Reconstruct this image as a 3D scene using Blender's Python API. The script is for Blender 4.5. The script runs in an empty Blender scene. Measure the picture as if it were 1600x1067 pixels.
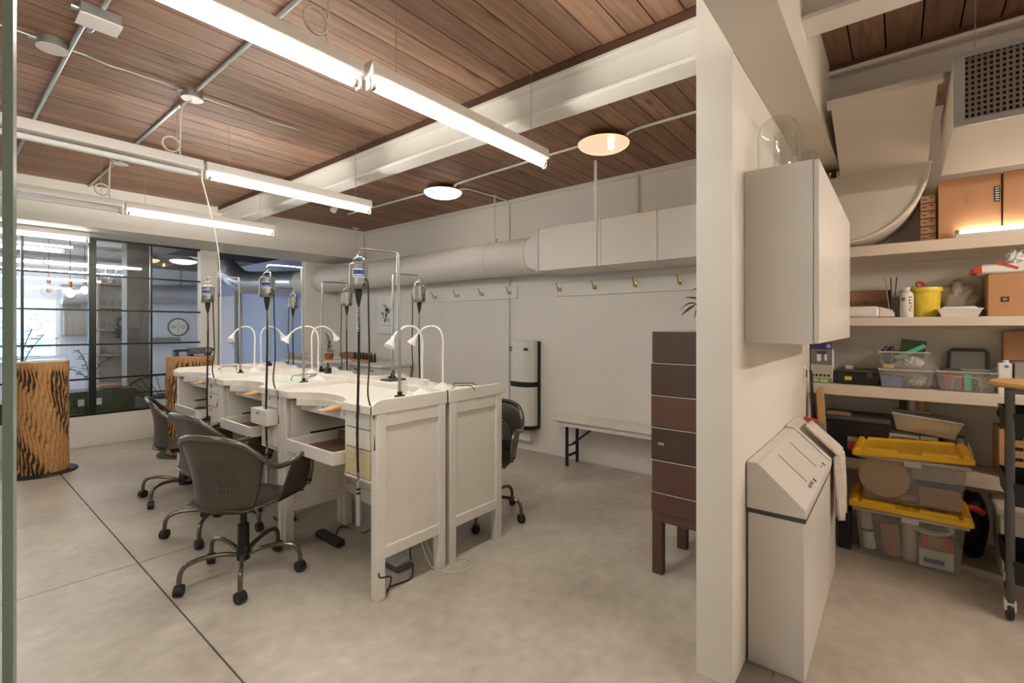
import bpy, bmesh, math, random
from mathutils import Vector, Matrix, Euler
random.seed(7)
PI = math.pi
S = bpy.context.scene
C = S.collection

# ------------------------------------------------------------------ camera
TH = math.atan2(605, 741)
cam = bpy.data.cameras.new('camera'); camo = bpy.data.objects.new('camera', cam); C.objects.link(camo)
camo.location = (0, 0, 1.4); camo.rotation_euler = (PI/2, 0, TH - PI/2)
cam.sensor_width = 36; cam.sensor_fit = 'HORIZONTAL'; cam.lens = 741/1600*36
cam.shift_y = -22.5/1600; cam.clip_start = 0.02; cam.clip_end = 200
S.camera = camo
# ------------------------------------------------------------------ world, exposure
W = bpy.data.worlds.new('world'); S.world = W; W.use_nodes = True
bg = W.node_tree.nodes['Background']; bg.inputs[0].default_value = (0.62, 0.78, 1.0, 1); bg.inputs[1].default_value = 3.0
S.view_settings.view_transform = 'Standard'; S.view_settings.look = 'None'
S.view_settings.gamma = 1; S.view_settings.use_curve_mapping = False
S.view_settings.exposure = 1.68
S.cycles.transparent_max_bounces = 32
TUBE = 26.0          # radiance of a lit fluorescent tube
TUBE_COL = (1.0, 0.965, 0.905)

# ------------------------------------------------------------------ mesh helpers
class MB:
    def __init__(s): s.v = []; s.f = []
    def add(s, vs, fs):
        b = len(s.v); s.v += [tuple(p) for p in vs]; s.f += [tuple(b+i for i in q) for q in fs]; return s
    def box(s, x0, x1, y0, y1, z0, z1):
        if x0 > x1: x0, x1 = x1, x0
        if y0 > y1: y0, y1 = y1, y0
        if z0 > z1: z0, z1 = z1, z0
        return s.add([(x0,y0,z0),(x1,y0,z0),(x1,y1,z0),(x0,y1,z0),(x0,y0,z1),(x1,y0,z1),(x1,y1,z1),(x0,y1,z1)],
                     [(0,3,2,1),(4,5,6,7),(0,1,5,4),(1,2,6,5),(2,3,7,6),(3,0,4,7)])
    def ob(s, c, d, rx=0, ry=0, rz=0):
        m = Matrix.Translation(c) @ Euler((rx, ry, rz)).to_matrix().to_4x4()
        hx, hy, hz = d[0]/2, d[1]/2, d[2]/2
        t = MB().box(-hx, hx, -hy, hy, -hz, hz)
        return s.add([m @ Vector(p) for p in t.v], t.f)
    def hexa(s, p8):   # bottom four (ccw from above), top four
        return s.add(p8, [(0,3,2,1),(4,5,6,7),(0,1,5,4),(1,2,6,5),(2,3,7,6),(3,0,4,7)])
    def tub(s, cx, cy, z0, z1, b, t, wall=.004, floor=.004):   # open tapered box: b=(dx,dy) at bottom, t at top
        def ring(d, z, k): return [(cx+sx*(d[0]/2-k), cy+sy*(d[1]/2-k), z) for sx, sy in ((-1,-1),(1,-1),(1,1),(-1,1))]
        vs = ring(b, z0, 0)+ring(t, z1, 0)+ring(t, z1, wall)+ring(b, z0+floor, wall)
        fs = [(0,3,2,1)]
        for i in range(4):
            j = (i+1) % 4
            fs += [(i,j,4+j,4+i),(4+i,4+j,8+j,8+i),(8+i,8+j,12+j,12+i)]
        return s.add(vs, fs+[(12,13,14,15)])
    def cyl(s, p, q, r, n=12, r2=None):
        p = Vector(p); q = Vector(q); r2 = r if r2 is None else r2
        d = (q-p).normalized(); a = d.orthogonal().normalized(); b = d.cross(a)
        vs = []
        for P, R in ((p, r), (q, r2)):
            for i in range(n):
                t = 2*PI*i/n; vs.append(P + a*(R*math.cos(t)) + b*(R*math.sin(t)))
        fs = [(i, (i+1) % n, n+(i+1) % n, n+i) for i in range(n)]
        return s.add(vs, fs+[tuple(range(n-1, -1, -1)), tuple(range(n, 2*n))])
    def tube(s, pts, r, n=8, closed=False, rs=None):
        P = [Vector(p) for p in pts]; m = len(P); vs = []; prev = None
        for i in range(m):
            if closed: d = P[(i+1) % m]-P[i-1]
            else: d = P[min(i+1, m-1)]-P[max(i-1, 0)]
            if d.length < 1e-9: d = Vector((0, 0, 1))
            d.normalize()
            a = d.orthogonal().normalized() if prev is None else (prev - d*prev.dot(d))
            if a.length < 1e-6: a = d.orthogonal()
            a.normalize(); prev = a; b = d.cross(a); R = rs[i] if rs else r
            for k in range(n):
                t = 2*PI*k/n; vs.append(P[i] + a*(R*math.cos(t)) + b*(R*math.sin(t)))
        fs = []
        for i in range(m if closed else m-1):
            j = (i+1) % m
            for k in range(n):
                l = (k+1) % n; fs.append((i*n+k, i*n+l, j*n+l, j*n+k))
        if not closed: fs += [tuple(range(n-1, -1, -1)), tuple(range((m-1)*n, m*n))]
        return s.add(vs, fs)
    def lathe(s, prof, c=(0, 0, 0), n=24, axis='z', sx=1, sy=1):
        vs = []; m = len(prof)
        for r, z in prof:
            for k in range(n):
                t = 2*PI*k/n; x, y = r*math.cos(t)*sx, r*math.sin(t)*sy
                v = (x, y, z) if axis == 'z' else ((z, x, y) if axis == 'x' else (y, z, x))
                vs.append((v[0]+c[0], v[1]+c[1], v[2]+c[2]))
        fs = [(i*n+k, i*n+(k+1) % n, (i+1)*n+(k+1) % n, (i+1)*n+k) for i in range(m-1) for k in range(n)]
        if prof[0][0] > 1e-5: fs.append(tuple(range(n-1, -1, -1)))
        if prof[-1][0] > 1e-5: fs.append(tuple(range((m-1)*n, m*n)))
        return s.add(vs, fs)
    def prism(s, poly, axis, a, b):
        n = len(poly)
        def p(u, v, w): return {'x': (w, u, v), 'y': (u, w, v), 'z': (u, v, w)}[axis]
        vs = [p(u, v, a) for u, v in poly]+[p(u, v, b) for u, v in poly]
        return s.add(vs, [tuple(range(n-1, -1, -1)), tuple(range(n, 2*n))]+[(i, (i+1) % n, n+(i+1) % n, n+i) for i in range(n)])
    def grid(s, fn, nu, nv):
        vs = [fn(i/nu, j/nv) for i in range(nu+1) for j in range(nv+1)]
        w = nv+1
        return s.add(vs, [(i*w+j, (i+1)*w+j, (i+1)*w+j+1, i*w+j+1) for i in range(nu) for j in range(nv)])
    def ball(s, c, r, n=12, m=8, sc=(1, 1, 1)):
        pr = [(r*math.sin(PI*i/m), -r*math.cos(PI*i/m)) for i in range(m+1)]
        vs = []
        for rr, z in pr:
            for k in range(n):
                t = 2*PI*k/n; vs.append((c[0]+rr*math.cos(t)*sc[0], c[1]+rr*math.sin(t)*sc[1], c[2]+z*sc[2]))
        return s.add(vs, [(i*n+k, i*n+(k+1) % n, (i+1)*n+(k+1) % n, (i+1)*n+k) for i in range(m) for k in range(n)])
    def xf(s, m):
        s.v = [tuple(m @ Vector(p)) for p in s.v]; return s

def cr(pts, n=6, closed=False):
    P = [Vector(p) for p in pts]; m = len(P); out = []
    for i in range(m if closed else m-1):
        if closed: a, b, c, d = P[i-1], P[i], P[(i+1) % m], P[(i+2) % m]
        else: a, b, c, d = P[max(i-1, 0)], P[i], P[i+1], P[min(i+2, m-1)]
        for k in range(n):
            t = k/n
            out.append(.5*((2*b)+(c-a)*t+(2*a-5*b+4*c-d)*t*t+(3*b-a-3*c+d)*t**3))
    if not closed: out.append(P[-1])
    return out

ORG = {}
def tag(o, label=None, cat=None, group=None, kind=None):
    if label: o['label'] = label
    if cat: o['category'] = cat
    if group: o['group'] = group
    if kind: o['kind'] = kind
    return o
def mesh_of(name, mb):
    me = bpy.data.meshes.new(name); me.from_pydata(mb.v, [], mb.f)
    bm = bmesh.new(); bm.from_mesh(me); bmesh.ops.remove_doubles(bm, verts=bm.verts, dist=1e-6)
    bmesh.ops.recalc_face_normals(bm, faces=bm.faces); bm.to_mesh(me); bm.free()
    me.polygons.foreach_set('use_smooth', [True]*len(me.polygons)); me.set_sharp_from_angle(angle=math.radians(35))
    return me
def O(name, mb, mat, parent=None, label=None, cat=None, group=None, kind=None, bev=0, solid=0, plabel=None):
    """One mesh object; mb is in world coordinates (or in the frame of a parent that still stands at the origin)."""
    if parent is None:
        xs = [p[0] for p in mb.v]; ys = [p[1] for p in mb.v]; zs = [p[2] for p in mb.v]
        org = Vector(((min(xs)+max(xs))/2, (min(ys)+max(ys))/2, min(zs)))
    else: org = ORG[parent.name]
    mb.v = [(p[0]-org.x, p[1]-org.y, p[2]-org.z) for p in mb.v]
    me = mesh_of(name, mb); me.materials.append(mat)
    o = bpy.data.objects.new(name, me); C.objects.link(o); ORG[o.name] = org
    if parent is None: o.location = org
    else: o.parent = parent
    if solid:
        m = o.modifiers.new('solid', 'SOLIDIFY'); m.thickness = solid; m.offset = 0
    if bev:
        m = o.modifiers.new('bevel', 'BEVEL'); m.width = bev; m.segments = 2; m.limit_method = 'ANGLE'; m.angle_limit = math.radians(40)
    if plabel: o['label'] = plabel
    return tag(o, label, cat, group, kind)
def T(name, label, cat, loc=(0, 0, 0), group=None, kind=None):
    o = bpy.data.objects.new(name, None); C.objects.link(o); o.location = loc; o.empty_display_size = .05
    ORG[o.name] = Vector(loc); return tag(o, label, cat, group, kind)
def dup(root, loc, rotz=0, label=None, group=None):
    r = root.copy(); C.objects.link(r); r.location = loc; r.rotation_euler = (0, 0, rotz)
    if label: r['label'] = label
    if group: r['group'] = group
    for ch in list(root.children):
        c = ch.copy(); C.objects.link(c); c.parent = r
        for g in list(ch.children):
            d = g.copy(); C.objects.link(d); d.parent = c
    return r
def text(name, body, size, mat, parent, loc, face='-x', flip=False, align='CENTER', rot=0, sx=1.0):
    cu = bpy.data.curves.new(name, 'FONT'); cu.body = body; cu.size = size; cu.align_x = align; cu.align_y = 'CENTER'; cu.extrude = .0004
    t = bpy.data.objects.new(name, cu); C.objects.link(t)
    bpy.context.view_layer.update()
    me = bpy.data.meshes.new_from_object(t.evaluated_get(bpy.context.evaluated_depsgraph_get()))
    bpy.data.objects.remove(t); me.materials.clear(); me.materials.append(mat)
    ax = {'-x': (Vector((0,-1,0)), Vector((0,0,1))), '-y': (Vector((1,0,0)), Vector((0,0,1))), '+z': (Vector((1,0,0)), Vector((0,1,0))), '+y': (Vector((-1,0,0)), Vector((0,0,1)))}
    X, Yv = ax[face] if isinstance(face, str) else (Vector(face[0]).normalized(), Vector(face[1]).normalized())
    if flip: X, Yv = -X, -Yv
    if rot:
        X, Yv = X*math.cos(rot)+Yv*math.sin(rot), Yv*math.cos(rot)-X*math.sin(rot)
    N = X.cross(Yv); L = Vector(loc) - (ORG[parent.name] if parent else Vector())
    M4 = Matrix(((X.x*sx, Yv.x, N.x, L.x), (X.y*sx, Yv.y, N.y, L.y), (X.z*sx, Yv.z, N.z, L.z), (0, 0, 0, 1)))
    me.transform(M4); o = bpy.data.objects.new(name, me); C.objects.link(o); ORG[o.name] = ORG[parent.name] if parent else Vector()
    o.parent = parent; return o

# ------------------------------------------------------------------ materials
def base(name):
    m = bpy.data.materials.new(name); m.use_nodes = True; nt = m.node_tree
    return m, nt, nt.nodes['Principled BSDF'], nt.nodes['Material Output']
def N(nt, t, **k):
    n = nt.nodes.new(t)
    for a, b in k.items():
        if a[0] == 'i' and a[1:].isdigit(): n.inputs[int(a[1:])].default_value = b
        else: setattr(n, a, b)
    return n
def s2l(c): return tuple((x/12.92 if x <= .04045 else ((x+.055)/1.055)**2.4) for x in (v/255 for v in c))
def M(name, rgb, rough=.5, metal=0, var=.06, scale=6, bump=0, bscale=60, stretch=(1, 1, 1), spec=.5, rnd=0):
    m, nt, p, out = base(name); col = s2l(rgb)
    p.inputs['Roughness'].default_value = rough; p.inputs['Metallic'].default_value = metal
    p.inputs['Specular IOR Level'].default_value = spec
    tc = N(nt, 'ShaderNodeTexCoord'); mp = N(nt, 'ShaderNodeMapping'); mp.inputs['Scale'].default_value = stretch
    nt.links.new(tc.outputs['Object'], mp.inputs[0])
    nz = N(nt, 'ShaderNodeTexNoise'); nz.inputs['Scale'].default_value = scale; nz.inputs['Detail'].default_value = 5
    nt.links.new(mp.outputs[0], nz.inputs['Vector'])
    mx = N(nt, 'ShaderNodeMix', data_type='RGBA')
    mx.inputs['A'].default_value = tuple(c*(1-var) for c in col)+(1,); mx.inputs['B'].default_value = tuple(min(1, c*(1+var)) for c in col)+(1,)
    nt.links.new(nz.outputs['Fac'], mx.inputs['Factor'])
    last = mx.outputs['Result']
    if rnd:
        oi = N(nt, 'ShaderNodeObjectInfo'); mr = N(nt, 'ShaderNodeMapRange'); mr.inputs['To Min'].default_value = 1-rnd; mr.inputs['To Max'].default_value = 1+rnd
        nt.links.new(oi.outputs['Random'], mr.inputs['Value']); hs = N(nt, 'ShaderNodeHueSaturation')
        nt.links.new(mr.outputs[0], hs.inputs['Value']); nt.links.new(last, hs.inputs['Color']); last = hs.outputs[0]
    nt.links.new(last, p.inputs['Base Color'])
    if bump:
        b2 = N(nt, 'ShaderNodeTexNoise'); b2.inputs['Scale'].default_value = bscale; nt.links.new(mp.outputs[0], b2.inputs['Vector'])
        bp = N(nt, 'ShaderNodeBump'); bp.inputs['Strength'].default_value = bump; bp.inputs['Distance'].default_value = .01
        nt.links.new(b2.outputs['Fac'], bp.inputs['Height']); nt.links.new(bp.outputs[0], p.inputs['Normal'])
    return m
def emit(name, rgb, strength):
    m, nt, p, out = base(name); e = N(nt, 'ShaderNodeEmission'); e.inputs[0].default_value = rgb+(1,); e.inputs[1].default_value = strength
    nt.links.new(e.outputs[0], out.inputs[0]); return m
def clear(name, rgb, fac=.3, rough=.15):       # translucent plastic
    m, nt, p, out = base(name); p.inputs['Base Color'].default_value = s2l(rgb)+(1,); p.inputs['Roughness'].default_value = rough
    tr = N(nt, 'ShaderNodeBsdfTransparent'); tr.inputs[0].default_value = (.93, .93, .92, 1); mx = N(nt, 'ShaderNodeMixShader'); mx.inputs[0].default_value = fac
    nt.links.new(tr.outputs[0], mx.inputs[1]); nt.links.new(p.outputs[0], mx.inputs[2]); nt.links.new(mx.outputs[0], out.inputs[0]); return m
def glass(name, tint=(.97, .985, .98), ior=1.45, k=1.0):
    m, nt, p, out = base(name); tr = N(nt, 'ShaderNodeBsdfTransparent'); tr.inputs[0].default_value = tint+(1,)
    g = N(nt, 'ShaderNodeBsdfGlossy'); g.inputs['Roughness'].default_value = .02; fr = N(nt, 'ShaderNodeLayerWeight'); fr.inputs[0].default_value = .5
    pw = N(nt, 'ShaderNodeMath', operation='POWER'); pw.inputs[1].default_value = 4.5; nt.links.new(fr.outputs['Facing'], pw.inputs[0])
    ml = N(nt, 'ShaderNodeMath', operation='MULTIPLY_ADD'); ml.inputs[1].default_value = .55*k; ml.inputs[2].default_value = .045*k; nt.links.new(pw.outputs[0], ml.inputs[0])
    mx = N(nt, 'ShaderNodeMixShader'); nt.links.new(ml.outputs[0], mx.inputs[0]); nt.links.new(tr.outputs[0], mx.inputs[1]); nt.links.new(g.outputs[0], mx.inputs[2])
    nt.links.new(mx.outputs[0], out.inputs[0]); return m

def mat_plank():
    m, nt, p, out = base('ceiling_wood'); tc = N(nt, 'ShaderNodeTexCoord'); oi = N(nt, 'ShaderNodeObjectInfo')
    ad = N(nt, 'ShaderNodeVectorMath', operation='ADD'); cb = N(nt, 'ShaderNodeCombineXYZ'); ml = N(nt, 'ShaderNodeMath', operation='MULTIPLY'); ml.inputs[1].default_value = 37.
    nt.links.new(oi.outputs['Random'], ml.inputs[0])
    for i in range(3): nt.links.new(ml.outputs[0], cb.inputs[i])
    nt.links.new(tc.outputs['Object'], ad.inputs[0]); nt.links.new(cb.outputs[0], ad.inputs[1])
    mp = N(nt, 'ShaderNodeMapping'); mp.inputs['Scale'].default_value = (1.1, 16, 16); nt.links.new(ad.outputs[0], mp.inputs[0])
    nz = N(nt, 'ShaderNodeTexNoise'); nz.inputs['Scale'].default_value = 2.2; nz.inputs['Detail'].default_value = 8; nz.inputs['Distortion'].default_value = .6; nt.links.new(mp.outputs[0], nz.inputs['Vector'])
    rp = N(nt, 'ShaderNodeValToRGB'); e = rp.color_ramp.elements
    e[0].position = .2; e[0].color = s2l((112, 83, 65))+(1,); e[1].position = .85; e[1].color = s2l((182, 144, 114))+(1,)
    x = e.new(.5); x.color = s2l((150, 114, 90))+(1,)
    nt.links.new(nz.outputs['Fac'], rp.inputs[0])
    # knots
    mp2 = N(nt, 'ShaderNodeMapping'); mp2.inputs['Scale'].default_value = (1.6, 6, 1); nt.links.new(ad.outputs[0], mp2.inputs[0])
    vo = N(nt, 'ShaderNodeTexVoronoi'); vo.inputs['Scale'].default_value = 1.0; nt.links.new(mp2.outputs[0], vo.inputs['Vector'])
    kr = N(nt, 'ShaderNodeMapRange'); kr.inputs['From Min'].default_value = .05; kr.inputs['From Max'].default_value = .16; kr.inputs['To Min'].default_value = .45; kr.inputs['To Max'].default_value = 1.; nt.links.new(vo.outputs['Distance'], kr.inputs['Value'])
    mr = N(nt, 'ShaderNodeMapRange'); mr.inputs['To Min'].default_value = .74; mr.inputs['To Max'].default_value = 1.16; nt.links.new(oi.outputs['Random'], mr.inputs['Value'])
    mm = N(nt, 'ShaderNodeMath', operation='MULTIPLY'); nt.links.new(kr.outputs[0], mm.inputs[0]); nt.links.new(mr.outputs[0], mm.inputs[1])
    hs = N(nt, 'ShaderNodeHueSaturation'); nt.links.new(mm.outputs[0], hs.inputs['Value']); nt.links.new(rp.outputs[0], hs.inputs['Color'])
    nt.links.new(hs.outputs[0], p.inputs['Base Color']); p.inputs['Roughness'].default_value = .6
    return m
def mat_concrete():
    m, nt, p, out = base('concrete'); tc = N(nt, 'ShaderNodeNewGeometry')
    n1 = N(nt, 'ShaderNodeTexNoise'); n1.inputs['Scale'].default_value = 1.3; n1.inputs['Detail'].default_value = 9; n1.inputs['Roughness'].default_value = .62; n1.inputs['Distortion'].default_value = .35
    n2 = N(nt, 'ShaderNodeTexNoise'); n2.inputs['Scale'].default_value = 14; n2.inputs['Detail'].default_value = 6
    n3 = N(nt, 'ShaderNodeTexNoise'); n3.inputs['Scale'].default_value = 60; n3.inputs['Detail'].default_value = 3
    vo = N(nt, 'ShaderNodeTexVoronoi'); vo.inputs['Scale'].default_value = 2.3; vo.inputs['Randomness'].default_value = 1
    for n in (n1, n2, n3, vo): nt.links.new(tc.outputs['Position'], n.inputs['Vector'])
    r = N(nt, 'ShaderNodeValToRGB'); e = r.color_ramp.elements
    e[0].position = .3; e[0].color = s2l((164, 154, 140))+(1,); e[1].position = .72; e[1].color = s2l((204, 196, 182))+(1,)
    nt.links.new(n1.outputs['Fac'], r.inputs[0])
    mx = N(nt, 'ShaderNodeMix', data_type='RGBA', blend_type='OVERLAY'); mx.inputs['Factor'].default_value = .28
    nt.links.new(r.outputs[0], mx.inputs['A']); nt.links.new(n2.outputs['Fac'], mx.inputs['B'])
    # tiny dark chips
    ch = N(nt, 'ShaderNodeMapRange'); ch.inputs['From Min'].default_value = .012; ch.inputs['From Max'].default_value = .022; ch.inputs['To Min'].default_value = .45; ch.inputs['To Max'].default_value = 1
    nt.links.new(vo.outputs['Distance'], ch.inputs['Value'])
    hs = N(nt, 'ShaderNodeHueSaturation'); nt.links.new(ch.outputs[0], hs.inputs['Value']); nt.links.new(mx.outputs['Result'], hs.inputs['Color'])
    nt.links.new(hs.outputs[0], p.inputs['Base Color'])
    rr = N(nt, 'ShaderNodeMapRange'); rr.inputs['To Min'].default_value = .28; rr.inputs['To Max'].default_value = .5; nt.links.new(n2.outputs['Fac'], rr.inputs['Value']); nt.links.new(rr.outputs[0], p.inputs['Roughness'])
    bp = N(nt, 'ShaderNodeBump'); bp.inputs['Strength'].default_value = .08; bp.inputs['Distance'].default_value = .004; nt.links.new(n3.outputs['Fac'], bp.inputs['Height']); nt.links.new(bp.outputs[0], p.inputs['Normal'])
    return m
def mat_bark():
    m, nt, p, out = base('bark'); tc = N(nt, 'ShaderNodeTexCoord'); at = N(nt, 'ShaderNodeAttribute'); at.attribute_name = 'ridge'
    w = N(nt, 'ShaderNodeTexNoise'); w.inputs['Scale'].default_value = 40; w.inputs['Detail'].default_value = 5; nt.links.new(tc.outputs['Object'], w.inputs['Vector'])
    ad = N(nt, 'ShaderNodeMath', operation='MULTIPLY_ADD'); ad.inputs[1].default_value = .5; nt.links.new(w.outputs['Fac'], ad.inputs[0]); nt.links.new(at.outputs['Fac'], ad.inputs[2])
    r = N(nt, 'ShaderNodeValToRGB'); e = r.color_ramp.elements
    e[0].position = .42; e[0].color = s2l((62, 43, 28))+(1,); e[1].position = .95; e[1].color = s2l((196, 152, 98))+(1,); x = e.new(.6); x.color = s2l((160, 114, 66))+(1,)
    nt.links.new(ad.outputs[0], r.inputs[0]); nt.links.new(r.outputs[0], p.inputs['Base Color']); p.inputs['Roughness'].default_value = .75
    bp = N(nt, 'ShaderNodeBump'); bp.inputs['Strength'].default_value = .6; bp.inputs['Distance'].default_value = .01; nt.links.new(w.outputs['Fac'], bp.inputs['Height']); nt.links.new(bp.outputs[0], p.inputs['Normal'])
    return m
def mat_perf():   # grey lacquered steel with punched holes (real see-through holes), object coordinates of the chair
    m, nt, p, out = base('perforated_steel'); p.inputs['Base Color'].default_value = s2l((88, 82, 75))+(1,); p.inputs['Metallic'].default_value = .65; p.inputs['Roughness'].default_value = .33
    tc = N(nt, 'ShaderNodeTexCoord'); sp = N(nt, 'ShaderNodeSeparateXYZ'); nt.links.new(tc.outputs['Object'], sp.inputs[0])
    def mth(op, a, b=None, c=None):
        n = N(nt, 'ShaderNodeMath', operation=op)
        for i, v in enumerate((a, b, c)):
            if v is None: continue
            if isinstance(v, (int, float)): n.inputs[i].default_value = v
            else: nt.links.new(v, n.inputs[i])
        return n.outputs[0]
    dz = mth('SUBTRACT', sp.outputs['Z'], .545); y = sp.outputs['Y']
    r = mth('SQRT', mth('ADD', mth('MULTIPLY', y, y), mth('MULTIPLY', dz, dz)))
    ang = mth('ARCTAN2', dz, y)
    ring = mth('DIVIDE', r, .021); fr = mth('SUBTRACT', mth('FRACT', ring), .5)
    k = mth('FLOOR', ring); cnt = mth('ADD', mth('MULTIPLY', k, 3.0), 6.0)
    fa = mth('SUBTRACT', mth('FRACT', mth('MULTIPLY', ang, mth('DIVIDE', cnt, PI))), .5)
    da = mth('MULTIPLY', fa, mth('DIVIDE', mth('MULTIPLY', r, PI), cnt))
    d = mth('SQRT', mth('ADD', mth('POWER', mth('MULTIPLY', fr, .021), 2), mth('MULTIPLY', da, da)))
    hole = mth('LESS_THAN', d, .004)
    inr = mth('MULTIPLY', mth('GREATER_THAN', k, 1.5), mth('LESS_THAN', k, 7.5))
    up = mth('GREATER_THAN', dz, -.012)
    fac = mth('MULTIPLY', hole, mth('MULTIPLY', inr, up))
    tr = N(nt, 'ShaderNodeBsdfTransparent'); mx = N(nt, 'ShaderNodeMixShader'); nt.links.new(fac, mx.inputs[0]); nt.links.new(p.outputs[0], mx.inputs[1]); nt.links.new(tr.outputs[0], mx.inputs[2]); nt.links.new(mx.outputs[0], out.inputs[0])
    return m

m_wall = M('wall_paint', (228, 223, 213), .6, var=.025, scale=3)
m_trim = M('gloss_white_paint', (226, 222, 213), .42, var=.03, scale=5)
m_bench = M('worn_white_paint', (224, 219, 209), .5, var=.08, scale=7, bump=.06, bscale=25)
m_benchtop = M('bench_top_paint', (226, 220, 209), .5, var=.10, scale=9, stretch=(1, 3, 1), bump=.08, bscale=20)
m_lam = M('white_laminate', (222, 217, 210), .3, var=.015)
m_plank = mat_plank(); m_conc = mat_concrete(); m_bark = mat_bark(); m_perf = mat_perf()
m_joint = M('joint_dark', (62, 56, 50), .9)
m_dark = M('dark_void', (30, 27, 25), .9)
m_ledger = M('ledger_wood', (92, 62, 46), .7, var=.25, scale=5, stretch=(8, 1, 8))
m_black = M('black_steel', (34, 34, 33), .4, metal=.3, var=.1)
m_frame = M('window_frame_steel', (44, 46, 42), .35, metal=.6, var=.15)
m_blackpl = M('black_plastic', (26, 26, 27), .45, var=.1)
m_rubber = M('rubber_cable', (22, 22, 22), .6)
m_chrome = M('chrome', (205, 203, 198), .16, metal=1, var=.04)
m_steel = M('galvanized_steel', (176, 178, 174), .38, metal=.85, var=.12, scale=18)
m_foil = M('foil_duct', (198, 200, 208), .3, metal=.7, var=.1, scale=20)
m_duct = M('painted_duct', (218, 212, 203), .5, var=.03)
m_beige = M('alcove_duct_paint', (214, 205, 192), .55, var=.03)
m_motor = M('motor_grey', (116, 116, 110), .38, metal=.4, var=.06)
m_blue = M('label_blue', (38, 60, 130), .4)
m_paper = M('paper_white', (232, 230, 224), .6, var=.03)
m_chair = M('chair_lacquer', (88, 82, 75), .28, metal=.7, var=.05)
m_rim = M('chair_rim', (112, 106, 98), .24, metal=.8, var=.05)
m_white = M('white_plastic', (232, 229, 222), .35, var=.02)
m_cord = M('cream_cord', (222, 212, 192), .5)
m_wood = M('light_wood', (196, 152, 100), .55, var=.16, scale=4, stretch=(2, 12, 2))
m_oak = M('brown_wood', (150, 98, 56), .5, var=.2, scale=4, stretch=(2, 2, 14))
m_traywood = M('tray_wood', (112, 84, 62), .6, var=.25, scale=5, stretch=(2, 12, 2))
m_stain = M('stained_drawer', (196, 184, 144), .6, var=.32, scale=9, stretch=(1, 1, 4))
m_crateA = M('brown_crate_dark', (66, 47, 38), .5, var=.2, scale=9)
m_crateB = M('brown_crate_red', (86, 58, 46), .5, var=.2, scale=9)
m_card = M('cardboard', (186, 138, 98), .7, var=.07, scale=5)
m_card2 = M('cardboard_brown', (168, 128, 96), .7, var=.07, scale=5)
m_print = M('print_black', (40, 34, 30), .6)
m_yel = M('yellow_plastic', (236, 186, 40), .38, var=.05)
m_tubyel = M('yellow_tub', (232, 206, 62), .35, var=.03)
m_green = M('green_leaf', (70, 86, 48), .5, var=.25, scale=8)
m_leafd = M('dark_leaf', (44, 56, 40), .5, var=.25, scale=8)
m_chest = M('green_chest_paint', (58, 74, 52), .5, var=.12)
m_red = M('red_plastic', (206, 66, 46), .4)
m_brass = M('brass', (186, 142, 76), .25, metal=1, var=.08)
m_hook = M('antique_brass', (196, 166, 108), .3, metal=1, var=.1)
m_copper = M('copper', (190, 120, 80), .25, metal=1)
m_grey = M('grey_plastic', (150, 148, 142), .5)
m_dgrey = M('dark_grey_plastic', (72, 72, 72), .5)
m_teal = M('teal_plastic', (84, 190, 160), .4)
m_bluep = M('blue_plastic', (96, 120, 180), .45)
m_mat = M('green_mat', (206, 222, 206), .5)
m_cloth = M('terry_cloth', (224, 214, 202), .95, var=.08, scale=40, bump=.8, bscale=160)
m_clear = clear('clear_plastic', (240, 237, 232), .11)
m_frost = clear('frosted_plastic', (236, 232, 226), .45, .35)
m_bag = clear('bag_plastic', (206, 198, 184), .55, .3)
m_jar = glass('jar_glass', (.97, .975, .97), 1.45, .9)
m_pane = glass('pane_glass', (.95, .97, .965), 1.45, 1.0)
m_door = glass('door_glass', (.93, .96, .945), 1.45, .6)
m_edge = M('glass_edge', (150, 172, 164), .2, var=.05)
m_tube = emit('lit_tube', TUBE_COL, TUBE)
m_tube2 = emit('lit_tube_cool', (.95, .96, 1.0), TUBE*.6)
m_tube3 = emit('lit_tube_warm', (1.0, .90, .78), 7.0)
m_tube4 = emit('lit_tube_soft', TUBE_COL, TUBE*.35)
m_tube5 = emit('fill_tube_room', (1.0, .90, .80), TUBE*.7)
m_tube7 = emit('fill_tube_alcove', (1.0, .86, .74), TUBE*2.1)
m_tube6 = emit('fill_tube_rear', TUBE_COL, TUBE*.55)
m_off = M('unlit_tube', (226, 226, 222), .25)
def shade(name, rgb, strength, fac):
    m, nt, p, out = base(name); e = N(nt, 'ShaderNodeEmission'); e.inputs[0].default_value = rgb+(1,); e.inputs[1].default_value = strength
    tr = N(nt, 'ShaderNodeBsdfTransparent'); tr.inputs[0].default_value = rgb+(1,); mx = N(nt, 'ShaderNodeMixShader'); mx.inputs[0].default_value = fac
    nt.links.new(e.outputs[0], mx.inputs[1]); nt.links.new(tr.outputs[0], mx.inputs[2]); nt.links.new(mx.outputs[0], out.inputs[0]); return m
m_dome = shade('dome_glow', (1.0, .74, .50), .42, .35)
m_dome2 = shade('dome_glow_white', (1.0, .95, .88), 1.6, .35)
m_bulbw = emit('lamp_bulb_warm', (1.0, .72, .42), 30.0)
m_bulbc = emit('lamp_bulb_white', (1.0, .93, .82), 40.0)
m_bulb = emit('bulb_glow', (1.0, .72, .5), 3.0)
m_grille = M('grille_metal', (112, 98, 90), .5, metal=.4)
m_bluewall = M('blue_wall', (176, 190, 220), .6, var=.03)
m_coolwall = M('cool_white_wall', (218, 220, 230), .6, var=.02)
m_greywall = M('grey_ceiling_paint', (128, 124, 122), .7, var=.03)
m_column = M('taupe_column', (134, 126, 120), .6, var=.03)
m_plankfl = M('grey_floor_wood', (122, 112, 102), .5, var=.2, scale=4, stretch=(1, 12, 1))
m_taupew = M('taupe_wood', (168, 150, 132), .6, var=.1)
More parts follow.
